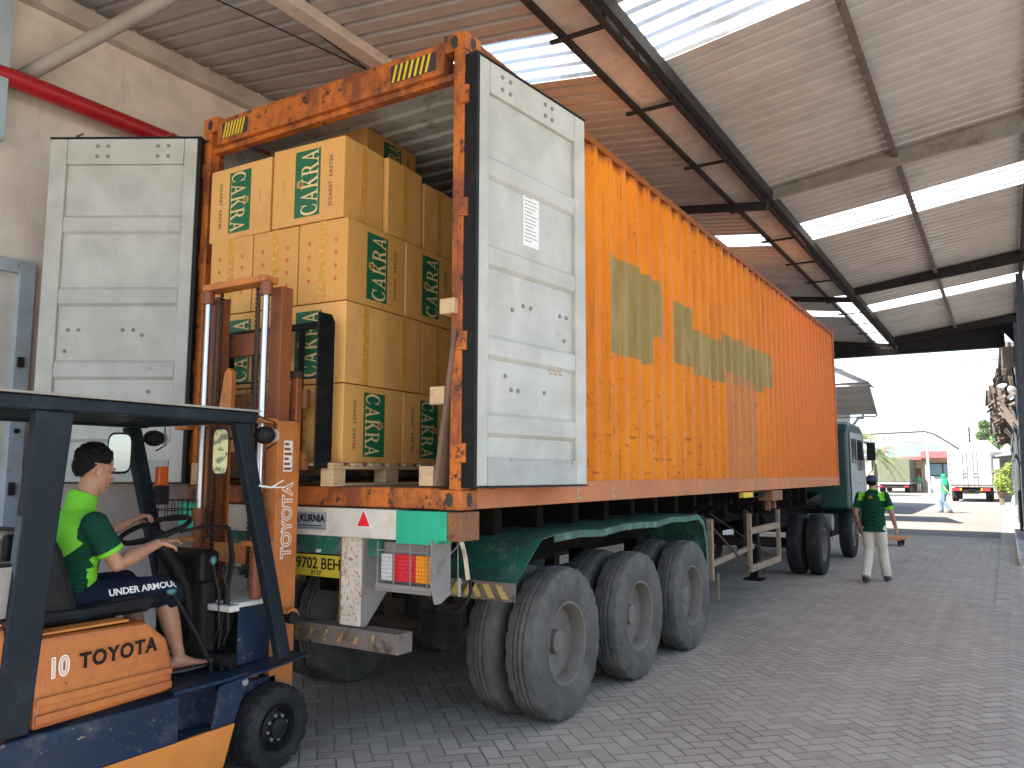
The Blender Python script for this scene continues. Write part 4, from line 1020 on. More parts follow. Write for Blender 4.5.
# layer 3
carton('A', 0, 0, Z3, 'y', 'third layer corner carton, green panel on its right side, red marks facing the forklift', .555)
carton('A', 0, LL, Z3, 'y', 'third layer carton with green panel, deeper in the container beside the right post', .555)
carton('A', LW, 0.0, Z3, 'y', 'third layer middle carton showing its taped end with red marks', .555)
carton('A', 2*LW, 0.0, Z3, 'y', 'third layer left carton showing its taped end above the mast crossbar', .555)
# layer 4
carton('A', .04, -.005, Z4, 'x', 'top layer large carton with upward reading green panel facing the forklift', .563)
carton('B', LL+.06, .02, Z4, 'x', 'top layer left carton with downward reading green panel facing the forklift', .548, dr=-1.5)
carton('A', .02, LW, Z4, 'x', 'top layer carton second from the rear showing its taped end on the right', .560)
carton('A', .02, 2*LW+.03, Z4, 'x', 'top layer carton deepest on the right side with red marks on its end', .52)
c = carton('A', .25, .72, Z5, 'x', 'single carton lying flat on top of the stack just under the container ceiling', .36)
c.rotation_euler[2] = PHI+PI/2
# pallet
pal = thing('pallet', (-1.55, .5, 1.6), 'pale wooden pallet under the carton stack on the container sill', 'pallet')
pal.location = (0, 0, 0)
g = MB()
for i in range(7):
    v = i*.188; g.box(-1.28, 0.0, v-.0, v+.10, .128, .147)
g.build('deck_board', 'wood', pal, local=True, bevel=.003)
for u in (-.10, -.69, -1.28):
    for k, v in enumerate((0, .53, 1.08)):
        MB().box(u, u+.10, v, v+.145 if k else .12, .02, .105).build('block', 'wood', pal, local=True, bevel=.004)
    MB().box(u, u+.10, 0, 1.22, .106, .1275).build('stringer', 'wood', pal, local=True, bevel=.003)
    MB().box(u, u+.10, 0, 1.22, .0, .0195).build('bottom_board', 'wood', pal, local=True, bevel=.003)
pal.location = (-.90, -.10, 1.6); pal.rotation_euler = (0, 0, PHI)

# leaning plank with blocks
pk = thing('plank', (-.12, .06, 1.6), 'dark weathered plank leaning against the right door post with pale blocks nailed on', 'plank')
MB().bar((-.165, .05, 1.61), (-.052, .07, 2.52), .028, .16, up=(0, 1, 0)).build('board', 'wood_dark', pk, bevel=.003)
for (x, y, z, h) in ((-.235, .02, 1.655, .07), (-.165, 0.02, 2.13, .06), (-.085, .0, 2.66, .045)):
    MB().box(x-.055, x+.05, y-.04, y+.06, z-.045, z+h).build('block', 'wood', pk, bevel=.004)

# ================================================================== FORKLIFT
fk = thing('forklift', (-1.49, -.46, 0), 'blue and orange counterbalance forklift with raised mast, seen from its right rear side', 'forklift')
def B(name, mat, *boxes, bevel=.006, par=None):
    g = MB()
    for b in boxes: g.box(*b)
    return g.build(name, mat, par or fk, bevel=bevel)
# front wheels
for cx, s in ((-1.06, 1), (-1.92, -1)):
    w = bpy.data.objects.new('wheel', None); COL.objects.link(w); w.parent = fk; w.location = Vector((cx, -.405, .235))-fk.location
    tyre_mb(.235, .225, .115, (cx, -.405, .235), n=60, deep=.012, cut=1.6).build('tyre', 'tyre_dark', w, smooth=True)
    g = MB().lathe([(.125, s*.09), (.115, s*.10), (.105, s*.075), (.10, s*.05), (.075, s*.065), (.06, s*.07), (.055, s*.10), (.03, s*.108), (.001, s*.108)], (cx, -.405, .235), (1, 0, 0), 32)
    g.build('rim', 'black', w, smooth=True)
    g = MB()
    for i in range(8):
        a = 2*PI*i/8+.2; g.cyl((cx+s*.06, -.405+.068*math.cos(a), .235+.068*math.sin(a)), (cx+s*.08, -.405+.068*math.cos(a), .235+.068*math.sin(a)), .010, n=6)
    g.build('wheel_nut', 'grey_plate', w)
for cx, s in ((-1.08, 1), (-1.90, -1)):
    w = bpy.data.objects.new('wheel', None); COL.objects.link(w); w.parent = fk; w.location = Vector((cx, -1.78, .2))-fk.location
    tyre_mb(.2, .13, .1, (cx, -1.78, .2), n=48, deep=.01, cut=1.5).build('tyre', 'tyre_dark', w, smooth=True)
    MB().lathe([(.11, s*.05), (.09, s*.03), (.05, s*.04), (.001, s*.05)], (cx, -1.78, .2), (1, 0, 0), 24).build('rim', 'fl_orange', w, smooth=True)
# chassis
B('chassis', 'fl_blue', (-1.90, -1.10, -2.15, -.32, .22, .50), (-1.86, -1.14, -.32, -.22, .30, .46))
# side beam (step) blue
for x0, x1 in ((-1.10, -.94), (-2.04, -1.88)):
    B('side_beam', 'fl_blue', (x0, x1, -1.95, -1.085, .34, .565), bevel=.012)
    B('step_plate', 'fl_blue', (x0, x1-.01, -1.083, -.80, .30, .345), (x0 if x0 > -1.5 else x1-.02, x0+.012 if x0 > -1.5 else x1, -1.083, -.75, .345, .56))
# orange skirt (polygon in y,z)
for x0, x1 in ((-.965, -.945), (-2.035, -2.015)):
    MB().prism([(-1.95, .14), (-.80, .14), (-.735, .348), (-1.95, .335)], 'x', x0, x1).build('skirt', 'fl_bright', fk, bevel=.004)
    MB().prism([(-.88, .352), (-.745, .352), (-.655, .555), (-.70, .572), (-.84, .56)], 'x', x0, x1).build('fender_side', 'fl_blue', fk, bevel=.004)
# floor + fender
B('floor_plate', 'fl_blue', (-2.0, -.97, -1.10, -.62, .565, .585))
for x0, x1 in ((-1.14, -.93), (-2.05, -1.84)):
    MB().sheet([(-.70, .565), (-.22, .605)], 'x', x0, x1, .012).build('fender', 'fl_blue', fk, bevel=.003)
B('fender_panel', 'fl_blue', (-1.125, -1.11, -.60, -.26, .60, .915), bevel=.003); B('fender_panel', 'fl_blue', (-1.87, -1.855, -.60, -.26, .60, .915), bevel=.003)
B('front_cowl', 'steel_dark', (-1.855, -1.125, -.42, -.26, .56, .90), bevel=.01)
B('cover_plate', 'fl_white', (-1.87, -1.11, -.60, -.24, .918, .945), bevel=.006)
B('cover_plate_lip', 'fl_white', (-1.30, -1.105, -.67, -.60, .90, .935), bevel=.006)
# engine hood cowl orange with ridges (side panels)
def cowl(x0, x1, out):
    pts = [(-1.80, .575), (-1.13, .60), (-1.118, .62), (-1.12, .735), (-1.16, .86), (-1.27, .955), (-1.80, .965)]
    p = MB().prism(pts, 'x', x0, x1).build('hood_side', 'fl_orange', fk, bevel=.022)
    e = (lambda a, b: (x1+a, x1+b)) if out > 0 else (lambda a, b: (x0-b, x0-a))
    g = MB()
    a, b = e(.001, .014)
    g.prism([(-1.79, .672), (-1.13, .688), (-1.13, .718), (-1.79, .712)], 'x', a, b); g.prism([(-1.79, .60), (-1.13, .618), (-1.13, .655), (-1.79, .64)], 'x', a, b)
    g.build('ridge', 'fl_orange', p, bevel=.006)
    return p
hs = cowl(-1.10, -.962, 1); cowl(-2.018, -1.88, -1)
def on_hood(p): return p
for dz, mt, of, xo in ((0, 'fl_bright', .0030, 0), (.0, 'ink', .0006, .0022)):
    text_mesh('TOYOTA', .092, mt, hs, (-.9585+xo, -1.415, .838), (0, 1, .03), (0, 0, 1), offset=of+.0034, extrude=.001, spacing=1.16, xscale=.92)
for mt, of, xo in (('letter_w', .0055, 0), ('fl_orange', -.0005, .0016), ('letter_w', -.004, .003)):
    text_mesh('10', .118, mt, hs, (-.9585+xo, -1.70, .825), (0, 1, .03), (0, 0, 1), offset=of, extrude=.0006, xscale=.80)
# hood top
MB().prism([(-1.80, .955), (-1.22, .945), (-1.18, .905), (-1.80, .905)], 'x', -1.88, -1.10).build('hood_top', 'fl_orange', fk, bevel=.01)
MB().box(-1.10, -1.0, -1.85, -1.35, .968, .978).build('hood_trim', 'fl_bright', fk)
# counterweight
MB().prism([(-2.36, .30), (-2.30, .95), (-2.2, 1.03), (-1.86, 1.03), (-1.84, .60), (-1.97, .45), (-1.97, .22), (-2.3, .22)], 'x', -2.0, -.97).build('counterweight', 'fl_orange', fk, bevel=.04)
B('side_vent', 'vinyl', (-1.06, -.99, -1.98, -1.83, 1.05, 1.30), bevel=.015)
MB().box(-.99, -.982, -1.965, -1.86, 1.07, 1.28).build('vent_panel', 'grey_plate', fk)
# overhead guard
gd = B('guard_roof', 'fl_guard', (-1.99, -.985, -.70, -.655, 1.965, 2.018), (-1.99, -.985, -2.22, -2.16, 1.965, 2.018), (-1.02, -.955, -2.22, -.655, 1.96, 2.022), (-2.02, -1.955, -2.22, -.655, 1.96, 2.022), bevel=.008)
g = MB()
for i in range(7): x = -1.9+i*.14; g.box(x, x+.035, -2.16, -.70, 1.975, 2.008)
g.build('guard_bar', 'fl_guard', gd)
MB().box(-2.035, -.94, -2.24, -.64, 2.026, 2.036).build('roof_sheet', 'guard_top', gd)
for x0, x1 in ((-1.015, -.957), (-2.018, -1.96)):
    MB().prism([(-.80, 1.958), (-.70, 1.958), (-.335, .617), (-.425, .617)], 'x', x0, x1).build('guard_pillar', 'fl_guard', fk, bevel=.008)
    MB().prism([(-1.87, 1.958), (-1.70, 1.958), (-1.81, .57), (-1.96, .57)], 'x', x0-.0, x1).build('guard_pillar', 'fl_guard', fk, bevel=.010)
# rope tie
MB().tube([(-.95, -.62, 1.61), (-.95, -.54, 1.60), (-1.02, -.54, 1.60), (-1.02, -.63, 1.61), (-.95, -.62, 1.61)], .006, 6).tube([(-.95, -.54, 1.60), (-.93, -.47, 1.64)], .004, 6).tube([(-.95, -.54, 1.60), (-.93, -.46, 1.60)], .004, 6).build('rope_tie', 'paper', fk)
# mast
def mast(sg):
    c = -1.47; X = lambda d: c+sg*d
    xs, xe = sorted((X(.355), X(.37)))
    rail = MB(); rail.box(xs, xe, -.37, -.19, .22, 2.0); a, b = sorted((X(.27), X(.354))); rail.box(a, b, -.37, -.355, .22, 2.0); rail.box(a, b, -.205, -.19, .22, 2.0)
    r = rail.build('outer_mast_rail', 'mast_or', fk, bevel=.004)
    xs, xe = sorted((X(.330), X(.345))); a, b = sorted((X(.245), X(.329)))
    inn = MB().box(xs, xe, -.353, -.262, .9, 2.84).box(a, b, -.353, -.340, .9, 2.84).box(a, b, -.275, -.262, .9, 2.84)
    inn.build('inner_mast_rail', 'mast_br', fk, bevel=.004)
    MB().box(a+.004, b-.004, -.339, -.276, .9, 2.835).build('mast_web', 'mast_br', fk)
    x = X(.272)+.03
    MB().cyl((x, -.44, 1.42), (x, -.44, 2.80), .021, n=20).build('lift_rod', 'chrome', fk, smooth=True)
    MB().cyl((x, -.44, .4), (x, -.44, 1.42), .034, n=20).cyl((x, -.44, 1.38), (x, -.44, 1.46), .045, n=16).cyl((x, -.44, 2.77), (x, -.44, 2.85), .038, n=12).build('lift_cylinder', 'mast_br', fk, smooth=True)
    for z in (1.25, 1.98): 
        a, b = sorted((X(.22), X(.37))); MB().box(a, b, -.49, -.372, z, z+.03).build('cylinder_clamp', 'mast_or', fk, bevel=.004)
    g = MB(); x = X(.17)
    for i in range(62): z = 1.05+i*.029; g.box(x-.012, x+.012, -.40, -.388, z, z+.020); g.box(x-.006, x+.006, -.397, -.391, z+.02, z+.029)
    g.cyl((x+.035*sg, -.41, 1.3), (x+.035*sg, -.41, 2.8), .008, n=8)
    g.build('lift_chain', 'chain', fk)
    return r
mr = mast(1); mast(-1)
B('mast_crossbar', 'mast_or', (-1.735, -1.155, -.475, -.355, 2.852, 2.895), bevel=.008)
B('mast_crossbar', 'mast_or', (-1.84, -1.10, -.385, -.372, 1.13, 1.25), bevel=.006); B('mast_crossbar', 'mast_or', (-1.78, -1.2, -.385, -.372, .45, .6), bevel=.006)
B('mast_crossbar', 'mast_br', (-1.74, -1.24, -.234, -.2, 2.45, 2.6), bevel=.006)
B('cross_tube', 'mast_or', (-1.99, -1.86, -.45, -.39, 1.96, 2.0), bevel=.006)
MB().prism([(-1.63, 2.05), (-1.58, 2.32), (-1.545, 2.35), (-1.51, 2.32), (-1.51, 2.05)], 'y', -.40, -.36).build('chain_guard', 'mast_or', fk, bevel=.006)
# lettering on mast side, reading downward-up
for mt, of, xo in (('letter_w', .0060, 0), ('mast_or', -.0008, .0012)):
    text_mesh('TOYOTA', .105, mt, mr, (-1.0988+xo, -.275, 1.395), (0, 0, 1), (0, -1, 0), offset=of, extrude=.0005, spacing=1.06, xscale=1.0)
g = MB().box(-1.0995, -1.098, -.32, -.25, 1.69, 1.88)
lb = g.build('warning_label', 'letter_w', fk)
g = MB()
for i in range(6): g.box(-1.0978, -1.097, -.315, -.256-(i % 3)*.012, 1.70+i*.03, 1.715+i*.03)
g.build('print_lines', 'mast_br', lb)
# tilt pin
MB().cyl((-1.13, -.30, .83), (-.985, -.30, .83), .036, n=16).build('tilt_pin', 'black', fk, smooth=True)
MB().prism([(-.33, .79), (-.26, .79), (-.235, .83), (-.255, .875), (-.33, .875)], 'x', -1.095, -1.04).lathe([(.05, 0), (.05, .03), (.02, .032), (.02, .045), (.001, .045)], (-1.04, -.285, .835), (1, 0, 0), 8).build('tilt_lug', 'mast_or', fk, bevel=.004)
# carriage and backrest, forks
B('carriage', 'rust_end', (-1.86, -1.08, -.17, -.13, 2.085, 2.205), (-1.86, -1.08, -.17, -.13, 1.70, 1.82), bevel=.006)
B('carriage_upright', 'mast_br', (-1.17, -1.11, -.22, -.172, 1.65, 2.28), (-1.87, -1.81, -.22, -.172, 1.65, 2.28), bevel=.006)
MB().cyl((-1.14, -.20, 2.28), (-1.14, -.20, 2.32), .045, n=12).cyl((-1.14, -.20, 2.32), (-1.14, -.20, 2.36), .012, n=8).build('roller', 'steel_dark', fk)
bk = B('load_backrest', 'vinyl', (-1.90, -.965, -.135, -.11, 2.60, 2.645), (-1.90, -.965, -.128, -.115, 2.28, 2.292), (-1.90, -1.865, -.135, -.09, 1.72, 2.64), (-1.20, -1.165, -.134, -.11, 1.8, 2.64), (-1.64, -1.61, -.134, -.11, 2.0, 2.64), bevel=.004)
MB().prism([(-.215, 1.71), (-.10, 1.71), (-.07, 1.76), (-.07, 2.64), (-.10, 2.685), (-.215, 2.685)], 'x', -.955, -.943).box(-1.0, -.956, -.135, -.12, 1.72, 2.66).build('backrest_side', 'vinyl', fk, bevel=.004)
g = MB()
for z in (1.76, 1.83, 2.05, 2.12): g.cyl((-.943, -.14, z), (-.935, -.14, z), .012, n=8)
g.build('bolt', 'chassis', fk)
for x in (-1.72, -1.36):
    MB().prism([(-.128, 2.2), (-.09, 2.2), (-.09, 1.668), (.85, 1.655), (.85, 1.645), (-.128, 1.628)], 'x', x, x+.1).build('fork', 'steel_dark', fk, bevel=.004)
# steering
scx, scy, scz = -1.44, -.93, 1.365
nrm = Vector((0, -.34, .94)).normalized()
a_ = Vector((1, 0, 0)); b_ = nrm.cross(a_)
ring = [Vector((scx, scy, scz))+a_*.185*math.cos(2*PI*i/40)+b_*.185*math.sin(2*PI*i/40) for i in range(41)]
sw = MB().tube(ring, .0145, 10).build('steering_wheel', 'black', fk, smooth=True)
g = MB()
for t in (30, 150, 270): g.bar(Vector((scx, scy, scz))-nrm*.04, Vector((scx, scy, scz))+a_*.18*math.cos(R(t))+b_*.18*math.sin(R(t)), .025, .012)
g.cyl(Vector((scx, scy, scz))-nrm*.07, Vector((scx, scy, scz))-nrm*.02, .05, .04, n=16)
g.build('spoke', 'black', sw)
MB().tube([Vector((scx, scy, scz))-nrm*.06, (scx, -.72, 1.05), (scx, -.62, .62)], [.05, .055, .06], 14).build('steering_column', 'vinyl', fk, smooth=True)
B('dashboard', 'vinyl', (-1.66, -1.26, -.76, -.62, 1.06, 1.24), bevel=.03)
B('instrument_panel', 'steel_dark', (-1.60, -1.30, -.70, -.60, .60, 1.06), bevel=.02)
# levers
for i, (x, y0, y1, z1) in enumerate(((-1.20, -.66, -.72, 1.17), (-1.15, -.64, -.69, 1.12))):
    MB().tube([(x, y0, .80), (x, (y0+y1)/2+.02, 1.0), (x, y1, z1)], .008, 8).build('lever', 'steel_dark', fk)
    MB().ball((x, y1, z1+.02), (.019, .019, .026)).build('lever_knob', 'teal' if i == 0 else 'vinyl', fk, smooth=True)
MB().tube([(-1.13, -1.02, 1.05), (-1.12, -.88, .83), (-1.12, -.77, .64), (-1.12, -.77, .60)], .011, 8).build('brake_lever', 'black', fk, smooth=True)
MB().ball((-1.13, -1.03, 1.06), (.018, .03, .018)).build('lever_knob', 'teal', fk, smooth=True)
MB().tube([(-1.12, -1.0, 1.37), (-1.15, -.80, 1.39), (-1.15, -.66, 1.37), (-1.15, -.62, 1.2), (-1.15, -.66, .95)], .009, 8).tube([(-1.3, -.72, 1.30), (-1.22, -.62, 1.38), (-1.2, -.60, 1.2), (-1.2, -.66, .7)], .009, 8).build('grab_rail', 'black', fk, smooth=True)
g = MB()
for i in range(6): g.tube([(-1.24-.03*i, -.60+.02*math.sin(i), .70+.05*math.sin(i*2)), (-1.22-.03*i, -.55, .85), (-1.25-.05*i, -.62, 1.05)], .012, 6)
g.cyl((-1.30, -.66, .62), (-1.12, -.66, .62), .05, n=14)
g.build('hydraulic_hose', 'vinyl', fk, smooth=True)
MB().cyl((-1.26, -.70, .63), (-1.10, -.64, .63), .045, n=16).build('filter_can', 'black', fk, smooth=True)
B('pedal', 'black', (-1.30, -1.22, -.68, -.60, .62, .64), (-1.62, -1.54, -.68, -.60, .62, .64))
# seat
MB().prism([(-1.72, .975), (-1.16, .975), (-1.10, 1.02), (-1.13, 1.06), (-1.5, 1.04), (-1.72, 1.05)], 'x', -1.68, -1.12).build('seat', 'vinyl', fk, bevel=.03)
MB().prism([(-1.60, .99), (-1.50, 1.0), (-1.60, 1.32), (-1.66, 1.42), (-1.74, 1.42), (-1.73, 1.0)], 'x', -1.68, -1.14).build('seat_back', 'vinyl', fk, bevel=.045)
B('rear_panel', 'vinyl', (-1.75, -1.08, -1.92, -1.80, 1.0, 1.42), bevel=.03)
MB().tube([(-1.70, -1.62, 1.14), (-1.70, -1.35, 1.17), (-1.70, -1.2, 1.12)], .025, 8).build('armrest', 'vinyl', fk, smooth=True)
# mirrors and lamps
def mirror(x, y, z, w, h, face, name='mirror'):
    g = MB(); d = Vector(face).normalized(); sx = Vector((0, 0, 1)).cross(d).normalized(); up = Vector((0, 0, 1)); c = Vector((x, y, z))
    pts = []
    for i in range(24):
        t = 2*PI*i/24; cx = math.copysign(abs(math.cos(t))**.5, math.cos(t)); sy = math.copysign(abs(math.sin(t))**.4, math.sin(t))
        pts.append(c+sx*cx*w/2+up*sy*h/2)
    g.add(pts+[p-d*.02 for p in pts], [tuple(range(24)), tuple(range(47, 23, -1))]+[(i, (i+1) % 24, 24+(i+1) % 24, 24+i) for i in range(24)])
    m_ = g.build(name, 'black', fk)
    pts = [c+(p-c)*.9+d*.002 for p in pts]
    MB().add(pts, [tuple(range(24))]).build('mirror_glass', 'mirror' if name == 'mirror' else 'refl_y', m_, recalc=False)
    return m_
mirror(-1.93, -.86, 1.80, .135, .25, (.86, -.46, .17))
mirror(-1.04, -.83, 1.80, .085, .27, (.72, -.69, -.05), 'side_reflector')
MB().cyl((-1.93, -.84, 1.80), (-1.99, -.70, 1.80), .008, n=8).cyl((-1.05, -.80, 1.86), (-1.0, -.70, 1.9), .006, n=8).build('mirror_arm', 'black', fk)
for x, y in ((-1.0, -.56), (-1.98, -.60)):
    MB().ball((x, y, 1.90), (.052, .07, .052), 16).build('work_lamp', 'black', fk, smooth=True)
    MB().tube([(x, y-.05, 2.0), (x-.03, y-.02, 2.01), (x-.01, y+.08, 1.98), (x, y+.09, 1.86), (x, y+.02, 1.82)], .005, 6).build('lamp_bracket', 'black', fk)
    MB().cyl((x, y+.068, 1.90), (x, y+.074, 1.90), .04, n=16).build('lamp_glass', 'clear_lens', fk)
B('turn_lamp', 'lamp_or', (-1.955, -1.91, -.60, -.53, 1.60, 1.72), bevel=.01)
B('turn_lamp_body', 'steel_dark', (-1.96, -1.905, -.60, -.52, 1.48, 1.598), bevel=.008)
g = MB()
for i in range(3): z = 1.39+i*.06; g.tube([(-1.95, -.66, z), (-1.95, -.42, z), (-1.72, -.42, z), (-1.72, -.66, z), (-1.95, -.66, z)], .003, 5)
for i in range(6):
    y = -.66+i*.048; g.cyl((-1.95, y, 1.39), (-1.95, y, 1.51), .0025, n=5); g.cyl((-1.72, y, 1.39), (-1.72, y, 1.51), .0025, n=5); x = -1.95+i*.046; g.cyl((x, -.42, 1.39), (x, -.42, 1.51), .0025, n=5); g.cyl((x, -.66, 1.39), (x, -.42, 1.39), .0025, n=5)
g.build('wire_basket', 'steel_dark', fk)
# details right front of fender: lifting eye
MB().cyl((-.945, -.68, .55), (-.94, -.68, .55), .02, n=12).build('tie_down', 'grey_plate', fk)

# ================================================================== PEOPLE
def limb(g, pts, rad, n=14):
    g.tube(pts, rad, n)
    for p, r in zip(pts, rad): g.ball(p, r, n)
def frame(fwd, tilt=0):
    """head/torso frame: X right, Y forward, Z up"""
    f = Vector(fwd).normalized(); r = f.cross(Vector((0, 0, 1))).normalized(); u = r.cross(f)
    m = Matrix((r, f, u)).transposed()
    return m
def head(g, c, Fm, s=1.0):
    c = Vector(c); P = lambda x, y, z: c+Fm @ Vector((x*s, y*s, z*s))
    g.ball(P(0, -.012, .030), (.074*s, .094*s, .085*s), 20, rot=Fm)
    g.ball(P(0, .018, -.025), (.062*s, .070*s, .085*s), 20, rot=Fm)
    g.ball(P(0, .050, -.078), (.036*s, .032*s, .030*s), 14, rot=Fm)      # chin
    g.ball(P(0, .010, -.060), (.052*s, .055*s, .040*s), 14, rot=Fm)      # jaw
    g.ball(P(0, .074, .022), (.050*s, .014*s, .012*s), 12, rot=Fm)       # brow
    g.tube([P(0, .078, .012), P(0, .092, -.012), P(0, .102, -.026)], [.008*s, .010*s, .014*s], 10)
    g.ball(P(0, .098, -.028), .0145*s, 10); g.ball(P(.010, .088, -.030), .010*s, 8); g.ball(P(-.010, .088, -.030), .010*s, 8)
    g.ball(P(0, .082, -.052), (.023*s, .012*s, .007*s), 12, rot=Fm); g.ball(P(0, .080, -.062), (.020*s, .012*s, .008*s), 12, rot=Fm)
    for e in (-1, 1):
        g.ball(P(e*.034, .062, -.015), (.020*s, .018*s, .018*s), 10, rot=Fm)   # cheek
        g.ball(P(e*.076, -.008, -.008), (.009*s, .020*s, .032*s), 10, rot=Fm)  # ear
def face_bits(par, c, Fm, s=1.0):
    c = Vector(c); P = lambda x, y, z: c+Fm @ Vector((x*s, y*s, z*s))
    for e in (-1, 1):
        MB().ball(P(e*.031, .076, .006), (.014*s, .008*s, .0045*s), 10, rot=Fm).build('eye', 'eye', par, smooth=True)
        MB().tube([P(e*.014, .087, .022), P(e*.033, .084, .027), P(e*.05, .070, .022)], [.003*s, .0035*s, .002*s], 6).build('eyebrow', 'hair', par)
    MB().ball(P(0, .0905, -.0565), (.019*s, .0055*s, .0035*s), 10, rot=Fm).build('lips', 'lip', par, smooth=True)
def hand(g, wrist, d, pn, side, curl=(.5, .6, .5), s=1.0, spread=.05, thumb=1):
    """d finger direction, pn palm normal (towards what is held), side = thumb side vector sign"""
    w = Vector(wrist); d = Vector(d).normalized(); pn = Vector(pn); pn = (pn-d*pn.dot(d)).normalized(); t = d.cross(pn)*side
    g.loft([(w-d*.01, t*.024*s, pn*.019*s), (w+d*.02*s, t*.030*s, pn*.017*s), (w+d*.055*s, t*.041*s, pn*.015*s), (w+d*.085*s, t*.042*s, pn*.013*s)], 16)
    for i, (o, L) in enumerate(((.031, .072), (.0105, .080), (-.0105, .075), (-.031, .058))):
        p = w+d*(.083-.004*abs(i-1))*s+t*o*s; a = 0; pts = [p-d*.015*s]; rad = [.0095*s]
        dd = (d+t*(o*spread*20)).normalized()
        for j, fr in enumerate((.45, .30, .25)):
            pts.append(p); rad.append((.0092-.0009*j)*s)
            a += curl[j]; q = (dd*math.cos(a)+pn*math.sin(a)); p = p+q*L*fr*s
        pts.append(p); rad.append(.0066*s)
        limb(g, pts, rad, 10)
    b = w+d*.022*s+t*.024*s
    limb(g, [b, b+(d*.55+t*.7+pn*.35).normalized()*.038*s, b+(d*.55+t*.7+pn*.35).normalized()*.038*s+(d*.8+t*.25+pn*.5).normalized()*.030*s, b+(d*.55+t*.7+pn*.35).normalized()*.038*s+(d*.75+t*.1+pn*.7).normalized()*.052*s], [.014*s, .0115*s, .0098*s, .0075*s], 10)
def foot(g, ankle, d, s=1.0, flat=True):
    a = Vector(ankle); d = Vector(d).normalized(); t = d.cross(Vector((0, 0, 1))).normalized(); u = t.cross(d)
    g.loft([(a-d*.055*s-u*.045*s, t*.022*s, u*.022*s), (a-d*.03*s-u*.03*s, t*.034*s, u*.040*s), (a+d*.03*s-u*.035*s, t*.037*s, u*.038*s), (a+d*.09*s-u*.052*s, t*.043*s, u*.022*s), (a+d*.135*s-u*.060*s, t*.046*s, u*.014*s), (a+d*.165*s-u*.063*s, t*.040*s, u*.010*s)], 16)
    for i in range(5):
        p = a+d*(.165-.006*i)*s-u*.062*s-t*(-.030+.0155*i)*s*(1)
        limb(g, [p, p+d*(.028-.003*i)*s, p+d*(.045-.005*i)*s], [.011*s-.0008*i, .0105*s-.0008*i, .008*s-.0006*i], 8)

# ---- driver
dv = thing('person', (-1.42, -1.4, 1.0), 'forklift driver with short black hair in lime and dark green shirt and navy shorts', 'person')
HC = Vector((-1.41, -1.325, 1.695)); HF = frame((.06, 1, -.26))
g = MB(); head(g, HC, HF, 1.07)
limb(g, [(-1.42, -1.40, 1.44), (-1.415, -1.37, 1.53), (-1.41, -1.335, 1.63)], [.062, .056, .056])
xr = Vector((1, 0, 0)); yb = Vector((0, 1, 0))
g.loft([((-1.42, -1.44, 1.00), xr*.155, yb*.11), ((-1.42, -1.44, 1.10), xr*.15, yb*.105), ((-1.42, -1.43, 1.2), xr*.14, yb*.095), ((-1.42, -1.41, 1.33), xr*.16, yb*.105), ((-1.42, -1.41, 1.42), xr*.165, yb*.09), ((-1.42, -1.405, 1.48), xr*.10, yb*.06)], 24)
SR, ER, WR = Vector((-1.235, -1.41, 1.425)), Vector((-1.195, -1.305, 1.225)), Vector((-1.235, -1.055, 1.305))
SL, EL, WL = Vector((-1.605, -1.38, 1.43)), Vector((-1.665, -1.195, 1.30)), Vector((-1.60, -.99, 1.40))
for S_, E_, W_ in ((SR, ER, WR), (SL, EL, WL)):
    limb(g, [S_, S_.lerp(E_, .5), E_, E_.lerp(W_, .3), E_.lerp(W_, .75), W_], [.052, .046, .040, .042, .030, .0265])
hand(g, WR, (WR-ER).normalized()+Vector((-.1, .1, -.12)), (-.15, .0, -1), 1 if False else -1, (.15, .35, .3))
hand(g, WL, (WL-EL).normalized()+Vector((.2, 0, .1)), (.1, .2, -1), 1, (.5, .9, .7))
HRr, KR, AR = Vector((-1.33, -1.42, 1.05)), Vector((-1.25, -1.00, 1.055)), Vector((-1.225, -.90, .70))
HL, KL, AL = Vector((-1.51, -1.42, 1.05)), Vector((-1.60, -1.00, 1.06)), Vector((-1.60, -.86, .70))
for H_, K_, A_ in ((HRr, KR, AR), (HL, KL, AL)):
    limb(g, [H_, H_.lerp(K_, .5), K_, K_.lerp(A_, .25), K_.lerp(A_, .55), K_.lerp(A_, .85), A_], [.085, .075, .056, .056, .050, .036, .034])
    foot(g, A_, (.05, 1, 0), .95)
remesh(g, 'body', 'skin', dv, .0048, 2)
face_bits(dv, HC, HF, 1.07)
# hair
g = MB(); P = lambda x, y, z: HC+HF @ Vector((x*1.07, y*1.07, z*1.07))
g.ball(P(0, -.016, .048), (.082, .100, .080), 22, rot=HF); g.ball(P(0, -.026, .012), (.0775, .087, .080), 18, rot=HF)
for i in range(70):
    a = random.uniform(-PI*.95, PI*.95); el = random.uniform(.15, 1.45)
    dx = Vector((math.sin(a)*math.cos(el), math.cos(a)*math.cos(el), math.sin(el)))
    if dx.y > .55 and dx.z < .5: continue
    b0 = P(0, -.016, .048)+HF @ Vector((dx.x*.078, dx.y*.094, dx.z*.076)); fl = HF @ Vector((dx.x*.3, .10-.25*max(0, -dx.y), .15+dx.z*.4))
    g.tube([b0, b0+fl*.03, b0+fl*.045+Vector((0, 0, -.006))], [.014, .010, .004], 6)
def cut_face(g2): pass
hr = remesh(g, 'hair', 'hair', dv, .004, 1)
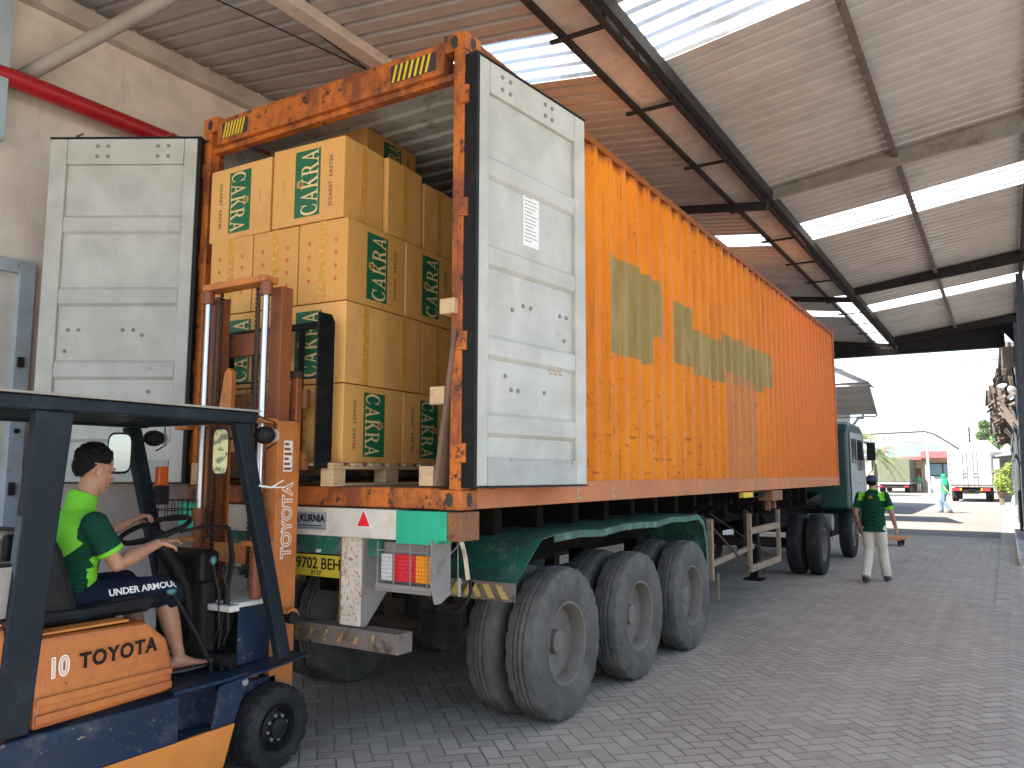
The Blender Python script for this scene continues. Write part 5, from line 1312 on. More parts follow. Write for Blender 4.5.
# carve the hair away from the face: keep only verts above/behind the hair line
bm = bmesh.new(); bm.from_mesh(hr.data); inv = HF.inverted()
dl = []
for v in bm.verts:
    p = inv @ (v.co+root_loc(dv)-HC); p = p/1.07
    line = .062 if p.y > .045 else (.062-(.045-p.y)*3.0 if p.y > .02 else (-.012 if p.y > .004 else (.018 if p.y > -.030 else .018-(-.030-p.y)*2.2)))
    line = max(line, -.055)
    if p.z < line+.006*math.sin(p.x*160): dl.append(v)
bmesh.ops.delete(bm, geom=dl, context='VERTS'); bm.to_mesh(hr.data); bm.free()
# shirt
g = MB()
g.loft([((-1.42, -1.43, .985), xr*.178, yb*.138), ((-1.42, -1.43, 1.06), xr*.178, yb*.135), ((-1.42, -1.425, 1.13), xr*.166, yb*.122), ((-1.42, -1.42, 1.2), xr*.165, yb*.122), ((-1.42, -1.405, 1.33), xr*.182, yb*.130), ((-1.42, -1.405, 1.42), xr*.187, yb*.108), ((-1.42, -1.40, 1.468), xr*.13, yb*.082), ((-1.42, -1.385, 1.505), xr*.075, yb*.068)], 28)
for S_, E_ in ((SR, ER), (SL, EL)):
    dd = (E_-S_).normalized()
    g.ball(S_, .066, 16); g.tube([S_-dd*.02, S_+dd*.08, S_.lerp(E_, .72)], [.066, .066, .068], 18)
ck = Vector((0, 0, 1))
cu_ = [(-1.418, -1.385, 1.49), (-1.415, -1.370, 1.572)]
g.loft([(cu_[0], xr*.082, Vector((0, .078, .01))), (cu_[1], xr*.070, Vector((0, .070, -.028)))], 20)
for i in range(6):   # wrinkles
    z = 1.04+i*.04; pts = []
    for k in range(7):
        a = R(-70+k*18+i*5); pts.append((-1.42+.166*math.cos(a), -1.427+.122*math.sin(a), z+.012*math.sin(k+i)-.004*k))
    g.tube(pts, [.003, .007, .010, .010, .009, .006, .003], 8)
def shirt_col(c):
    if c.z > 1.512: return 1
    for S_, E_ in ((SR, ER), (SL, EL)):
        d = (E_-S_).normalized(); t = (c-S_).dot(d)/((E_-S_).length*.72)
        r = ((c-S_)-d*(c-S_).dot(d)).length
        if t > .86 and r < .095 and abs(c.x+1.42) > .14 : return 1
        if t > .12 and r < .085 and t < 1.2: return 0
    ax = abs(c.x+1.42)
    if ax > .150 and min((c-SR).length, (c-SL).length) < .10: return 0
    # lime yoke over shoulders, back and front
    t = (c.y+1.41)
    if c.z > 1.45 and ax < .15: return 1
    if t < .02 and c.z > 1.27+max(0, t+.10)*1.1: return 1
    if c.x > -1.36 and .0 < t+.15*(c.z-1.1) < .075 and c.z < 1.21: return 1
    return 0
sh = remesh(g, 'shirt', ['cloth_gr', 'lime'], dv, .0055, 2, shirt_col)
# shorts
g = MB()
g.loft([((-1.42, -1.45, .995), xr*.17, yb*.13), ((-1.42, -1.44, 1.06), xr*.175, yb*.135), ((-1.42, -1.44, 1.12), xr*.165, yb*.125)], 24)
for H_, K_ in ((HRr, KR), (HL, KL)):
    E2 = H_.lerp(K_, 1.06)+Vector((0, 0, -.005))
    g.tube([H_, H_.lerp(E2, .35), H_.lerp(E2, .75), E2], [.102, .095, .085, .082], 20); g.ball(H_, .10, 16)
    g.tube([H_.lerp(E2, .9), E2+Vector((0, .012, -.02)), E2+Vector((0, .03, -.075))], [.080, .078, .072], 20)
    for i in range(6):
        p = H_.lerp(E2, .3+.11*i); g.tube([p+Vector((.07, 0, .05)), p+Vector((.085, .02, 0)), p+Vector((.07, .05, -.05))], [.004, .012, .004], 8)
sho = remesh(g, 'shorts', 'navy', dv, .006, 2)
bvh = BVHTree.FromPolygons([v.co+root_loc(dv) for v in sho.data.vertices], [tuple(p.vertices) for p in sho.data.polygons])
def pr_sh(p):
    d = Vector((-1, 0, -.75)).normalized()
    h = bvh.ray_cast(p-d*.3, d)
    return (h[0]-d*.0025) if h[0] else p
text_mesh('UNDER ARMOUR', .046, 'letter_w', dv, (-1.17, -1.145, 1.105), (.06, 1, -.01), (-.45, 0, .9), offset=.0014, extrude=0, spacing=1.0, proj=pr_sh)
# sandals
for A_ in (AR, AL):
    q = A_+Vector((.002, .055, -.066-.012))
    pts = [(.045*math.cos(t)*1.0+q.x, .130*math.sin(t)+q.y) for t in [2*PI*i/20 for i in range(20)]]
    s1 = MB().prism(pts, 'z', q.z-.006, q.z+.004).build('sandal', 'sandal', dv)
    MB().tube([(q.x-.046, q.y+.0, q.z+.004), (q.x-.02, q.y+.045, q.z+.045), (q.x, q.y+.075, q.z+.020)], .006, 6).tube([(q.x+.046, q.y+.0, q.z+.004), (q.x+.02, q.y+.045, q.z+.045), (q.x, q.y+.075, q.z+.020)], .006, 6).build('strap', 'sandal', s1)

# ---- standing people
def standing(loc, face, label, h, armR, armL, legR, legL, shirtm, pantm, cap=None, hairm='hair', shirt_fn=None, vox=.010, shoe='shoe', headfwd=None, sleeve=.55, lean=0):
    """local metres for 1.7 m height, X right, Y forward; arms: (elbow, wrist) ; legs: (knee, ankle)"""
    r = thing('person', (0, 0, 0), label, 'person')
    s = h/1.70; X = Vector((1, 0, 0)); Y = Vector((0, 1, 0))
    V = lambda *p: Vector(p)
    hc = V(0, .03+lean, 1.585); Fm = frame(headfwd or (0, 1, -.12))
    g = MB(); head(g, hc, Fm, 1.0); limb(g, [V(0, lean*.9, 1.38), V(0, .01+lean, 1.46), V(0, .015+lean, 1.53)], [.06, .052, .052], 12)
    g.loft([(V(0, 0, .84), X*.15, Y*.10), (V(0, 0, .95), X*.165, Y*.11), (V(0, lean*.3, 1.08), X*.14, Y*.10), (V(0, lean*.7, 1.25), X*.165, Y*.11), (V(0, lean*.9, 1.37), X*.17, Y*.095), (V(0, lean*.9, 1.43), X*.09, Y*.06)], 20)
    sh = (V(.19, lean*.9, 1.375), V(-.19, lean*.9, 1.375))
    for S_, (E_, W_), sd in ((sh[0], armR, 1), (sh[1], armL, -1)):
        E_, W_ = Vector(E_), Vector(W_)
        limb(g, [S_, S_.lerp(E_, .5), E_, E_.lerp(W_, .3), W_], [.052, .045, .038, .040, .027], 12)
        hand(g, W_, (W_-E_), (-sd*.9, .3, 0), 1 if sd > 0 else -1, (.35, .5, .4))
    for (K_, A_), sx in ((legR, .09), (legL, -.09)):
        K_, A_ = Vector(K_), Vector(A_); H_ = V(sx, 0, .88)
        limb(g, [H_, H_.lerp(K_, .5), K_, K_.lerp(A_, .35), A_], [.09, .075, .055, .055, .038], 12)
    body = remesh(g, 'body', 'skin', r, vox*.6, 2)
    g = MB()
    g.loft([(V(0, .0, .80), X*.185, Y*.135), (V(0, 0, .95), X*.185, Y*.135), (V(0, lean*.3, 1.08), X*.17, Y*.125), (V(0, lean*.7, 1.25), X*.188, Y*.13), (V(0, lean*.9, 1.37), X*.195, Y*.115), (V(0, lean*.9, 1.425), X*.13, Y*.085), (V(0, lean*.9+.005, 1.455), X*.075, Y*.07)], 22)
    for S_, (E_, W_) in ((sh[0], armR), (sh[1], armL)):
        E_ = Vector(E_); g.ball(S_, .066, 14); g.tube([S_, S_.lerp(E_, .4), S_.lerp(E_, sleeve*1.3)], [.066, .068, .070], 14)
    g.loft([(V(0, lean*.9+.005, 1.44), X*.07, Y*.066), (V(0, lean+.01, 1.485), X*.066, Y*.064)], 16)
    for i in range(5): z = .9+i*.07; g.tube([V(-.12, -.125, z), V(0, -.14, z+.03), V(.12, -.12, z-.01)], [.004, .012, .004], 6)
    remesh(g, 'shirt', shirtm, r, vox*.7, 2, shirt_fn)
    g = MB(); g.loft([(V(0, 0, .80), X*.16, Y*.115), (V(0, 0, .95), X*.165, Y*.12)], 20)
    for (K_, A_), sx in ((legR, .09), (legL, -.09)):
        K_, A_ = Vector(K_), Vector(A_); H_ = V(sx, 0, .88)
        g.tube([H_, H_.lerp(K_, .5), K_, K_.lerp(A_, .5), A_+V(0, -.0, .0)], [.105, .092, .078, .076, .074], 16); g.ball(H_, .10, 14)
        for i in range(4):
            q = K_.lerp(A_, .1+.22*i); g.tube([q+V(-.06, -.03, 0), q+V(0, -.08, .015), q+V(.06, -.03, 0)], [.004, .012, .004], 6)
    remesh(g, 'trousers', pantm, r, vox*.7, 2)
    for (K_, A_) in (legR, legL):
        A_ = Vector(A_); g = MB()
        g.loft([(A_+V(0, -.07, -.055), X*.03, V(0, 0, .025)), (A_+V(0, -.04, -.04), X*.042, V(0, 0, .045)), (A_+V(0, .05, -.045), X*.044, V(0, 0, .04)), (A_+V(0, .13, -.06), X*.048, V(0, 0, .026)), (A_+V(0, .18, -.065), X*.036, V(0, 0, .018))], 16)
        g.build('shoe', shoe, r, smooth=True)
    g = MB(); P = lambda x, y, z: hc+Fm @ Vector((x, y, z))
    if cap:
        g.ball(P(0, -.014, .045), (.086, .106, .080), 18, rot=Fm); g.ball(P(0, .10, .045), (.065, .06, .010), 14, rot=Fm)
        remesh(g, 'cap', cap, r, .006, 1)
        g = MB(); g.ball(P(0, -.035, .0), (.079, .074, .062), 16, rot=Fm); remesh(g, 'hair', hairm, r, .006, 1)
    else:
        g.ball(P(0, -.030, .032), (.084, .092, .088), 16, rot=Fm); remesh(g, 'hair', hairm, r, .006, 1)
    r.scale = (s, s, s); r.location = loc; r.rotation_euler = (0, 0, face)
    return r
def walk_shirt(c):
    ax = abs(c.x)
    if c.z > 1.30 and abs(ax-.155-(1.37-c.z)*.25) < .036: return 1
    if .10 < ax < .19 and c.z > 1.37: return 1
    if ax > .20 and c.z < 1.185 and c.z > 1.0 and False: return 1
    if c.z > 1.475: return 1
    return 0
wp = standing((.82, 10.1, 0), R(-4), 'man in dark cap, green shirt and cream trousers walking away beside the trailer', 1.66,
         ((.27, .03, 1.10), (.30, .16, .86)), ((-.25, -.05, 1.10), (-.22, .04, .86)),
         ((.10, .12, .50), (.13, .16, .10)), ((-.09, .02, .50), (-.11, -.22, .10)), ['cloth_gr', 'lime'], 'khaki', cap='cap', shirt_fn=walk_shirt)
g = MB()
for e in (-1, 1): g.tube([(e*.232, .0, 1.21), (e*.245, .006, 1.165)], [.072, .073], 18)
g.build('sleeve_cuff', 'lime', wp, smooth=True, local=True)
g = MB().box(-.03, .03, -.1405, -.136, 1.335, 1.345).ball((0, -.137, 1.365), (.018, .004, .012)); g.build('shirt_print', 'amber_lens', wp, local=True)
gp = standing((.30, 36.0, 0), R(75), 'person with green headscarf, green top and blue jeans walking across the sunny yard', 1.66,
         ((.30, .08, 1.15), (.36, .25, .95)), ((-.28, -.10, 1.12), (-.30, -.25, .92)),
         ((.10, .20, .50), (.11, .18, .10)), ((-.09, .02, .50), (-.10, -.26, .12)), 'cloth_lt', 'jeans', vox=.014, shoe='sandal')
g = MB().ball((0, .01, 1.615), (.105, .115, .12), 14); g.loft([((0, 0, 1.54), (.11, 0, 0), (0, .11, 0)), ((0, -.03, 1.4), (.20, 0, 0), (0, .15, 0)), ((0, -.06, 1.1), (.20, 0, 0), (0, .14, 0)), ((.02, -.10, .82), (.16, 0, 0), (0, .07, 0))], 16)
g.build('headscarf', 'teal_cl', gp, smooth=True, local=True)
standing((-4.2, 78, 0), R(200), 'tiny distant person in green standing by the cream gatehouse', 1.6,
         ((.25, .0, 1.12), (.27, .1, .88)), ((-.25, .0, 1.12), (-.27, .1, .88)),
         ((.10, .02, .50), (.10, 0, .10)), ((-.09, .02, .50), (-.10, 0, .10)), 'cloth_lt', 'khaki', vox=.02)

# ================================================================== TROLLEY
ty = thing('hand_trolley', (.05, 17.4, 0), 'low orange hand trolley on the pavers ahead of the walking man', 'trolley')
MB().prism([(-.42, 17.1), (.50, 17.1), (.56, 17.6), (-.30, 17.7)], 'z', .15, .19).build('platform', 'trolley', ty, bevel=.01)
MB().bar((-.40, 17.3, .21), (.1, 17.35, .24), .10, .04).bar((.1, 17.35, .22), (.70, 17.4, .22), .07, .03).build('load_board', 'wood', ty)
for x, y in ((-.33, 17.18), (.42, 17.18), (-.22, 17.6), (.46, 17.52)):
    c_ = MB().cyl((x-.025, y, .065), (x+.025, y, .065), .065, n=16).build('caster', 'tyre_dark', ty, smooth=True)
    MB().box(x-.04, x-.028, y-.03, y+.03, .06, .15).box(x+.028, x+.04, y-.03, y+.03, .06, .15).build('fork', 'steel_dark', c_)
MB().tube([(-.40, 17.4, .19), (-.55, 17.2, .5), (-.60, 17.15, .62)], .015, 8).build('handle', 'steel_dark', ty)

# ================================================================== FAR YARD
# canopy building at left beyond the roof
cb2 = thing('side_canopy', (-2.6, 26, 0), 'pale corrugated awning with steel purlins projecting behind the container top', 'awning')
g = MB()
def slab(g, pts, th=.02):
    pts = [Vector(p) for p in pts]; n = (pts[1]-pts[0]).cross(pts[2]-pts[0]).normalized()*th
    k = len(pts); g.add(pts+[p+n for p in pts], [tuple(range(k)), tuple(range(2*k-1, k-1, -1))]+[(i, (i+1) % k, k+(i+1) % k, k+i) for i in range(k)])
slab(g, [(-4.5, 24.5, 6.6), (-1.10, 24.6, 4.72), (-1.0, 25.6, 4.55), (-4.5, 25.6, 6.3)])
g.build('upper_sheet', 'roof_sheet', cb2)
g = MB(); slab(g, [(-4.5, 25, 4.75), (-1.12, 25, 4.72), (-1.45, 29.5, 3.95), (-4.5, 29.5, 3.95)]); g.build('lower_sheet', 'roof_sheet', cb2)
g = MB()
for i in range(5):
    t = i/4; y = 25+4.5*t; z = 4.70-.77*t-.04; g.box(-4.4, -1.15-.33*t, y-.03, y+.03, z-.05, z+.0)
g.bar((-1.12, 25, 4.68), (-1.45, 29.5, 3.90), .06, .08)
g.build('purlin', 'steel_grey', cb2)
MB().tube([(-2.2, 28, 3.3), (-1.9, 28, 3.72), (-1.75, 28, 3.70), (-1.72, 28, 3.9)], .05, 8).build('rain_pipe', 'blue_frame', cb2)
MB().box(-4.6, -4.4, 24.5, 30, 0, 4.7).build('wall', 'far_white', cb2)
lb_ = thing('side_building', (-5, 36, 0), 'long white side building along the left of the yard', 'building')
MB().box(-9, -4.61, 21, 44, 0, 5.0).build('wall', 'far_white', lb_); MB().prism([(-9.2, 5.01), (-3.3, 5.01), (-6.2, 6.3)], 'y', 30.2, 44.4).build('roof', 'far_roof', lb_)

# boundary wall
bw = tag(MB().box(-22, -8.4, 82, 82.3, 0, 3.6).build('boundary_wall', 'far_white'), 'bright white wall beyond the yard, left of the canvas truck', 'wall')
# gatehouse
gh = thing('gatehouse', (-2, 82, 0), 'cream gatehouse with red roof fascia and bluish window at the end of the yard', 'building')
MB().box(-5.6, 1.0, 80.5, 86, 0, 3.1).build('wall', 'far_cream', gh)
MB().box(-5.9, -4.0, 79.3, 86, 2.95, 3.3).box(-4.0, 1.2, 78.6, 86, 3.1, 3.75).build('roof', 'far_red', gh, bevel=.03)
wd = MB().box(-3.45, -1.2, 80.42, 80.48, 1.55, 2.6).build('window', 'glass_b', gh); MB().box(-3.55, -1.1, 80.38, 80.415, 1.45, 1.54).box(-3.55, -1.1, 80.38, 80.415, 2.61, 2.7).box(-2.4, -2.3, 80.38, 80.415, 1.54, 2.61).build('window_frame', 'steel_dark', wd)
MB().box(-3.6, -1.0, 79.9, 80.1, 0, 1.45).build('low_wall', 'far_white', gh)
MB().box(-4.9, -4.15, 80.43, 80.49, 0, 2.2).build('door', 'rust_end', gh)
MB().box(-3.75, -3.62, 79.5, 79.63, 0, 3.1).build('post', 'steel_grey', gh)
# grey building & white roof behind the white truck
hb = thing('white_roof_shed', (0, 100, 0), 'low shed with a wide bright metal roof behind the white truck', 'building')
MB().prism([(-4.9, 4.0), (2.3, 4.0), (1.1, 5.3), (.2, 5.3)], 'y', 96, 110).build('roof', 'far_roof', hb); MB().box(-4.7, 2.0, 96.4, 109, 0, 4.0).build('wall', 'far_white', hb)
gb = thing('grey_outbuilding', (3.4, 56, 0), 'grey low outbuilding with an awning right of the white truck', 'building')
MB().box(2.3, 6, 57, 64, 0, 3.0).build('wall', 'far_grey', gb); MB().prism([(1.9, 2.75), (6.2, 3.3), (6.2, 3.4), (1.9, 2.85)], 'y', 55.5, 64).build('roof', 'far_grey', gb)
MB().box(2.6, 3.1, 56.93, 56.98, 1.9, 2.5).build('window', 'glass_b', gb)

# old building at right
ob = thing('old_workshop', (4, 35, 0), 'old blue-grey workshop with broken rusty eave sheets along the right side of the yard', 'building')
MB().box(3.0, 6.5, 20.6, 48.5, 0, 4.4).build('wall', 'oldwall', ob)
rng = random.Random(5)
for i in range(26):
    y = 22+i*1.0; w = 1.15; tip = 2.25+rng.uniform(-.18, .35); zt = 3.75+rng.uniform(-.45, .25)-(.012*(y-30)); zb = zt+.55+rng.uniform(-.1, .3)
    if y < 27: tip += .35; zt += .8; zb += .8
    g = MB(); n = 9; pts = []
    for k in range(n+1): pts.append((y+w*k/n, .035*(k % 2)))
    vs = []
    for xi in range(5):
        f = xi/4; x = 3.35+(tip-3.35)*f; zz = zb+(zt-zb)*f**1.3
        vs += [(x, p[0], zz+p[1]+.02*math.sin(i+xi*2)) for p in pts]
    m_ = len(pts); g.add(vs, [(a*m_+b, a*m_+b+1, (a+1)*m_+b+1, (a+1)*m_+b) for a in range(4) for b in range(m_-1)])
    g.add([(v[0], v[1], v[2]+.004) for v in vs], [(a*m_+b, a*m_+b+1, (a+1)*m_+b+1, (a+1)*m_+b) for a in range(4) for b in range(m_-1)])
    g.build('eave_sheet', 'oldsheet', ob, recalc=False)
g = MB()
for i in range(26):
    y = 22+i*1.0+rng.uniform(-.2, .2); g.bar((3.02, y, 4.0+rng.uniform(-.1, .1)), (2.45+rng.uniform(-.1, .2), y+rng.uniform(-.2, .2), 3.72), .06, .08)
    g.bar((3.02, y, 3.0), (2.6, y, 3.7), .04, .05)
g.bar((2.75, 21, 3.95), (2.72, 48, 3.6), .06, .1); g.bar((2.5, 21, 3.8), (2.45, 48, 3.35), .05, .07)
build_each(g, 'eave_bracket', 'oldsheet', ob)
g = MB()
for x, y in ((2.93, 23), (2.93, 27.5), (2.9, 31), (2.93, 38), (2.93, 44)): g.cyl((x, y, .1), (x, y, 3.6), .045, n=10)
g.tube([(2.93, 25, 3.2), (2.8, 25, 2.4), (2.94, 25, 2.0), (2.94, 25, .3)], .03, 8)
g.cyl((2.9, 22, 2.2), (2.9, 40, 2.1), .03, n=8)
build_each(g, 'wall_pipe', 'oldwall', ob, smooth=True)
for y in (26, 33, 41): 
    q = MB().box(2.975, 2.995, y, y+1.4, 1.2, 2.3).build('window', 'glass_d', ob); MB().box(2.95, 2.974, y-.06, y+1.46, 1.12, 1.19).box(2.95, 2.974, y+.68, y+.73, 1.2, 2.3).build('window_frame', 'blue_frame', q)
MB().box(2.93, 2.96, 36.2, 36.6, 1.6, 2.1).box(2.93, 2.96, 29, 29.3, 1.5, 1.9).build('meter_box', 'steel_grey', ob)
for y, h in ((30.5, .5), (35.2, .35), (43.0, .6)):
    tag(MB().prism([(2.95-h*.35, .13), (2.99, .13), (2.99, .13+h), (2.95-h*.2, .13+h*.8)], 'y', y, y+h).build('rubble_sack', 'kerb', bevel=.05), 'pale sack leaning at the foot of the old workshop wall, '+{.5: 'nearest of the three', .35: 'smallest, in the middle', .6: 'farthest and largest'}[h], 'sack', 'sacks by the old workshop wall')

for i in range(22):
    y = 21.5+i*1.15+rng.uniform(-.3, .3); x0 = rng.uniform(2.15, 2.5)+(.35 if y < 27 else 0); zt = rng.uniform(4.0, 4.5)+(.9 if y < 26 else .35 if y < 30 else 0); hh = rng.uniform(.5, 1.05); w = rng.uniform(.45, .8)
    g = MB(); vs = []; n = 10; tl = rng.uniform(-.35, .35)
    for a in range(4):
        f = a/3
        for k in range(n+1):
            q = k/n; vs.append((x0+w*q+tl*f*.4, y+.05*math.sin(q*18)+.25*f*f+.1*math.sin(i), zt-hh*f-tl*q*.5+.03*math.sin(q*9+i)))
    fs = [(a*(n+1)+k, a*(n+1)+k+1, (a+1)*(n+1)+k+1, (a+1)*(n+1)+k) for a in range(3) for k in range(n)]
    g.add(vs, fs); g.add([(v[0], v[1]+.006, v[2]) for v in vs], fs)
    g.build('hanging_sheet', 'oldsheet', ob, recalc=False)

# white box truck (rear view)
wt = thing('box_truck', (.78, 53.5, 0), 'white box truck parked at the end of the yard, rear doors closed', 'truck')
MB().box(-.40, 1.95, 52, 57.5, .98, 3.08).build('cargo_box', 'truck_w', wt, bevel=.03)
for x0, x1 in ((-.33, .77), (.79, 1.89)): MB().box(x0, x1, 51.95, 51.99, 1.05, 3.0).build('rear_door', 'truck_w', wt, bevel=.01)
g = MB()
for x in (.40, .62, .94, 1.16): g.cyl((x, 51.92, 1.0), (x, 51.92, 3.05), .018, n=8)
for x in (.5, 1.05): g.box(x-.14, x+.14, 51.9, 51.93, 1.72, 1.76); g.box(x-.14, x+.14, 51.9, 51.93, 1.52, 1.55)
g.build('lock_rod', 'grey_plate', wt)
g = MB()
for s in (-.37, 1.88):
    for z in (1.3, 1.8, 2.3, 2.8): g.box(s-.03, s+.13 if s < 0 else s+.03, 51.915, 51.945, z, z+.06)
g.build('hinge', 'grey_plate', wt)
MB().box(-.42, 1.97, 51.97, 52.2, .90, .975).build('rear_sill', 'grey_plate', wt)
MB().box(-.25, 1.8, 52.1, 52.3, .62, .80).box(.35, 1.2, 52.0, 52.1, .50, .58).build('bumper', 'steel_dark', wt)
MB().box(-.2, .18, 52.0, 52.09, .68, .84).build('tail_lamp', 'red_lens', wt); MB().box(1.38, 1.76, 52.0, 52.09, .68, .84).build('tail_lamp', 'red_lens', wt)
MB().box(.19, .28, 52.0, 52.09, .68, .84).build('turn_lamp', 'amber_lens', wt); MB().box(1.28, 1.37, 52.0, 52.09, .68, .84).build('turn_lamp', 'amber_lens', wt)
MB().box(.62, .95, 52.0, 52.05, .66, .76).build('number_plate', 'ink', wt)
MB().box(-.1, 1.65, 52.3, 59.5, .55, .97).build('chassis', 'chassis', wt)
MB().prism([(57.7, .6), (57.7, 2.45), (58.9, 2.45), (59.5, 1.5), (59.55, .6)], 'x', -.25, 1.8).build('cab', 'truck_w', wt, bevel=.05)
for cx in (-.13, 1.68):
    for y in (53.4, 58.3):
        w = bpy.data.objects.new('wheel', None); COL.objects.link(w); w.parent = wt; w.location = Vector((cx, y, .42))-wt.location
        tyre_mb(.42, .36, .22, (cx, y, .42), n=36).build('tyre', 'tyre_dark', w, smooth=True)
        MB().cyl((cx-.15, y, .42), (cx+.15, y, .42), .22, n=20).build('rim', 'rim', w)
# canvas truck
ct = thing('canvas_truck', (-5.9, 76, 0), 'distant truck with olive canvas covered load bed seen from behind', 'truck')
MB().prism([(-7.45, .95), (-4.62, .95), (-4.60, 2.95), (-4.9, 3.12), (-7.1, 3.15), (-7.45, 2.98)], 'y', 75, 80.5).build('canvas_cover', 'tarp', ct, bevel=.06)
MB().box(-7.4, -4.65, 74.9, 80.4, .75, .94).build('load_bed', 'far_grey', ct); MB().box(-7.3, -4.75, 74.98, 75.2, .45, .62).build('bumper', 'steel_dark', ct)
MB().box(-7.2, -6.9, 74.9, 74.97, .5, .62).build('tail_lamp', 'red_lens', ct); MB().box(-5.1, -4.8, 74.9, 74.97, .5, .62).build('tail_lamp', 'red_lens', ct)
MB().box(-6.9, -5.1, 75.2, 82, .4, .74).build('chassis', 'chassis', ct)
MB().prism([(80.7, .5), (80.7, 2.4), (82.0, 2.4), (82.5, 1.5), (82.5, .5)], 'x', -7.2, -4.8).build('cab', 'cab_green', ct, bevel=.05)
for cx in (-7.05, -5.0):
    for y in (76.5, 81.4):
        w = bpy.data.objects.new('wheel', None); COL.objects.link(w); w.parent = ct; w.location = Vector((cx, y, .42))-ct.location
        tyre_mb(.42, .45, .22, (cx, y, .42), n=32).build('tyre', 'tyre_dark', w, smooth=True)
        MB().cyl((cx-.2, y, .42), (cx+.2, y, .42), .22, n=16).build('rim', 'rim', w)

# overhead pipe gantry
pg = thing('pipe_gantry', (-2.9, 70, 0), 'overhead pipe crossing the yard on a pale concrete pole', 'pipe gantry')
MB().cyl((-2.75, 70, 0), (-2.8, 70, 5.0), .11, .09, n=12).build('pole', 'pole', pg, smooth=True)
MB().tube([(-9.5, 70, 4.9), (-7.0, 70, 5.02), (-2.9, 70, 5.15), (-2.2, 70, 4.9), (-1.2, 70, 4.2), (-.5, 70, 3.65)], .075, 10).build('pipe', 'axle', pg, smooth=True)
# wires
wr = [((-40, 24, 5.6), (30, 24, 5.55), .012), ((-60, 90, 6.5), (40, 95, 7.5), .03), ((-60, 92, 5.6), (40, 95, 6.6), .03), ((-60, 88, 8.0), (40, 90, 8.2), .03), ((-50, 85, 5.0), (20, 90, 5.6), .025)]
wl3 = ['nearest single wire high across the sky under the roof edge', 'second wire across the far yard sky', 'lower wire across the far yard sky', 'topmost of the far wires over the yard', 'lowest of the far wires just above the gatehouse']
for (a, b, r_), lb3 in zip(wr, wl3):
    a = Vector(a); b = Vector(b); pts = [a.lerp(b, i/24)-Vector((0, 0, .5*math.sin(PI*i/24))) for i in range(25)]
    tag(MB().tube(pts, r_, 5).build('overhead_wire', 'black'), lb3, 'wire', 'overhead wires')
# radio tower
rt = thing('radio_tower', (-34, 310, 0), 'thin red and white lattice tower far behind the canvas truck', 'tower')
for i in range(8):
    z0, z1 = i*2.2, i*2.2+2.2; w0, w1 = .9-.1*i, .8-.1*i; g = MB()
    for sx, sy in ((-1, -1), (1, -1), (1, 1), (-1, 1)): g.bar((-34+sx*w0, 310+sy*w0, z0), (-34+sx*w1, 310+sy*w1, z1), .14, .14)
    for s_ in (-1, 1): g.bar((-34-w0, 310+s_*w0, z0), (-34+w1, 310+s_*w1, z1), .1, .1)
    g.build('lattice_section', 'far_red' if i % 2 == 0 else 'far_white', rt)
# utility pole + trees
up = thing('utility_pole', (-.5, 120, 0), 'dark utility pole standing in front of the right hand trees', 'pole')
MB().cyl((-1.35, 120, 0), (-1.35, 120, 8.0), .14, .10, n=8).build('shaft', 'steel_dark', up); MB().box(-1.8, -.9, 119.95, 120.05, 7.5, 7.6).build('crossarm', 'steel_dark', up)
def tree(loc, h, r, label, leaf, n=2600, trunk_h=.4, seed=1, ls=.35, blobs=9, squash=.8, name='tree', stems=1):
    rg = random.Random(seed); x, y = loc
    t = thing(name, (x, y, 0), label, 'tree' if name == 'tree' else 'bush')
    g = MB()
    for s in range(stems):
        ox = rg.uniform(-.1, .1)*stems*.5
        g.tube([(x+ox, y, 0), (x+ox*1.5+h*.02, y, h*trunk_h*.5), (x+ox*2, y, h*trunk_h), (x+ox*2.4, y, h*.8)], [h*.028, h*.022, h*.018, h*.006], 8)
    cs = []
    for i in range(blobs):
        a = rg.uniform(0, 2*PI); q = rg.uniform(0, .75)*r; cz = h*trunk_h+(h*(1-trunk_h))*rg.uniform(.1, .85)
        c = Vector((x+q*math.cos(a), y+q*math.sin(a), cz)); cs.append((c, r*rg.uniform(.32, .55)))
        g.tube([(x, y, h*trunk_h*.8), (x+(c.x-x)*.5, y+(c.y-y)*.5, (h*trunk_h+cz)/2), tuple(c)], [h*.012, h*.008, h*.003], 6)
    g.build('trunk', 'bark', t, smooth=True)
    lv = MB()
    for i in range(n):
        c, rr = cs[rg.randrange(len(cs))]
        d = Vector((rg.gauss(0, 1), rg.gauss(0, 1), rg.gauss(0, 1)*squash)).normalized()*rr*rg.uniform(.35, 1)**.6; p = c+d
        u = Vector((rg.uniform(-1, 1), rg.uniform(-1, 1), rg.uniform(-1, 1))).normalized(); v = u.cross(Vector((rg.uniform(-1, 1), rg.uniform(-1, 1), rg.uniform(-1, 1)))).normalized()
        s = ls*rg.uniform(.5, 1.1)
        lv.add([p-u*s, p-v*s*.4, p+u*s, p+v*s*.4], [(0, 1, 2, 3)])
    lv.build('crown', leaf, t, recalc=False)
    return t
tree((-.3, 150), 11.3, 1.5, 'tall green tree right of the dark utility pole', 'leaf', 2600, .35, 3, .4)
tree((1.6, 148), 9.0, 2.2, 'lower green tree at the right behind the shed roof', 'leaf', 2200, .3, 8, .4)
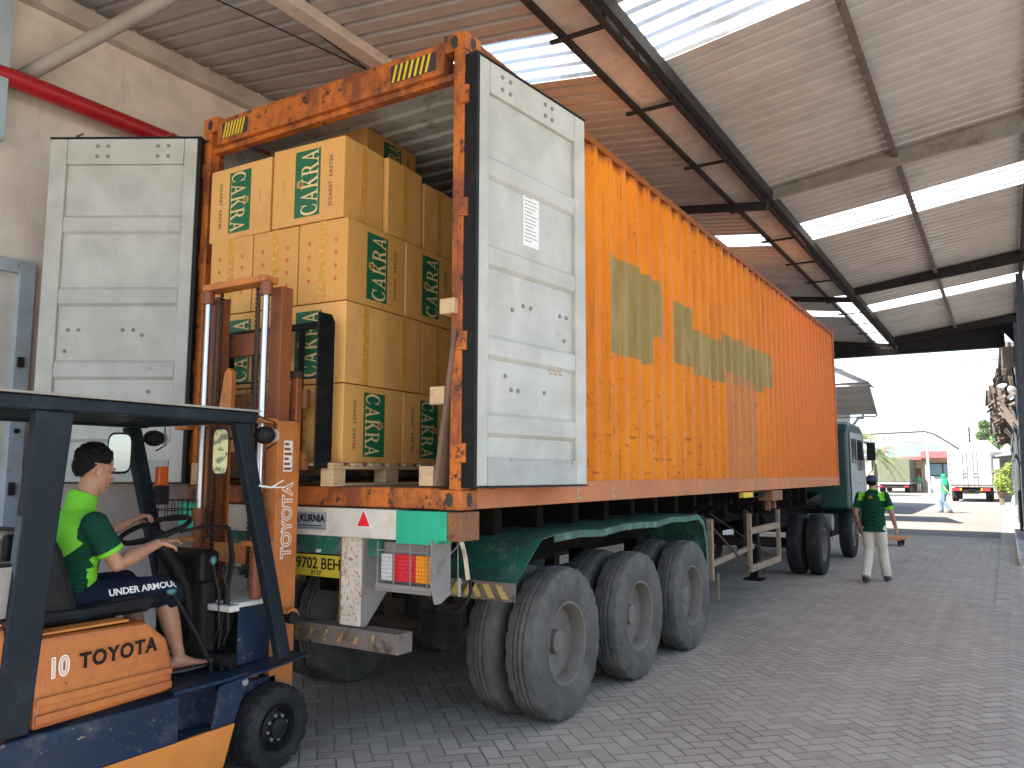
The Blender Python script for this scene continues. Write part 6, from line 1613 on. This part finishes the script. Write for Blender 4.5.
tree((-2.3, 152), 7.2, .9, 'slim green tree crown left of the utility pole', 'leaf', 1000, .5, 11, .35)
tree((2.42, 48.2), 2.6, .75, 'yellow-green potted shrub standing at the foot of the old workshop', 'leaf_y', 1700, .22, 4, .09, 11, 1.0, 'shrub', 3)
# palm
def palm(x, y, h, label, sd):
    rg = random.Random(sd); t = thing('palm_tree', (x, y, 0), label, 'tree')
    MB().tube([(x, y, 0), (x+.1, y, h*.5), (x, y, h)], [.2, .15, .12], 8).build('trunk', 'bark', t, smooth=True)
    g = MB()
    for i in range(26):
        a = rg.uniform(0, 2*PI); L = rg.uniform(1.6, 2.6); e0 = rg.uniform(-.4, 1.3); pts = []
        for k in range(8):
            f = k/7; pts.append(Vector((x+math.cos(a)*L*f, y+math.sin(a)*L*f, h+e0*L*f*.7-1.5*f*f*L*.55)))
        for k in range(7):
            d = (pts[k+1]-pts[k]); s = d.cross(Vector((0, 0, 1))).normalized()
            for e in (-1, 1):
                for q in (0, .33, .66):
                    p = pts[k]+d*q; w = .5*(1-k/9); g.add([p, p+d*.18, p+s*e*w+d*.5-Vector((0, 0, w*.5))], [(0, 1, 2)])
    g.build('crown', 'leaf_p', t, recalc=False)
palm(-6.9, 62, 4.3, 'yellowish palm behind the truck cab, nearer and taller', 2)
palm(-6.1, 64, 3.3, 'lower drooping palm right of the truck cab roof', 5)
palm(-8.2, 66, 4.0, 'palm crown half hidden by the truck cab', 6)

# ================================================================== HAZE
hz = MB().box(-2900, 2900, -120, 4300, -6, 170).build('haze', 'leaf')
hm = bpy.data.materials.new('haze'); hm.use_nodes = True; hn = hm.node_tree.nodes; hn.remove(hn['Principled BSDF'])
pv = hn.new('ShaderNodeVolumePrincipled'); pv.inputs['Color'].default_value = (.80, .88, 1.0, 1); pv.inputs['Density'].default_value = .00018; pv.inputs['Anisotropy'].default_value = .2
hm.node_tree.links.new(pv.outputs[0], hn['Material Output'].inputs['Volume']); hz.data.materials.clear(); hz.data.materials.append(hm)
tag(hz, kind='stuff')
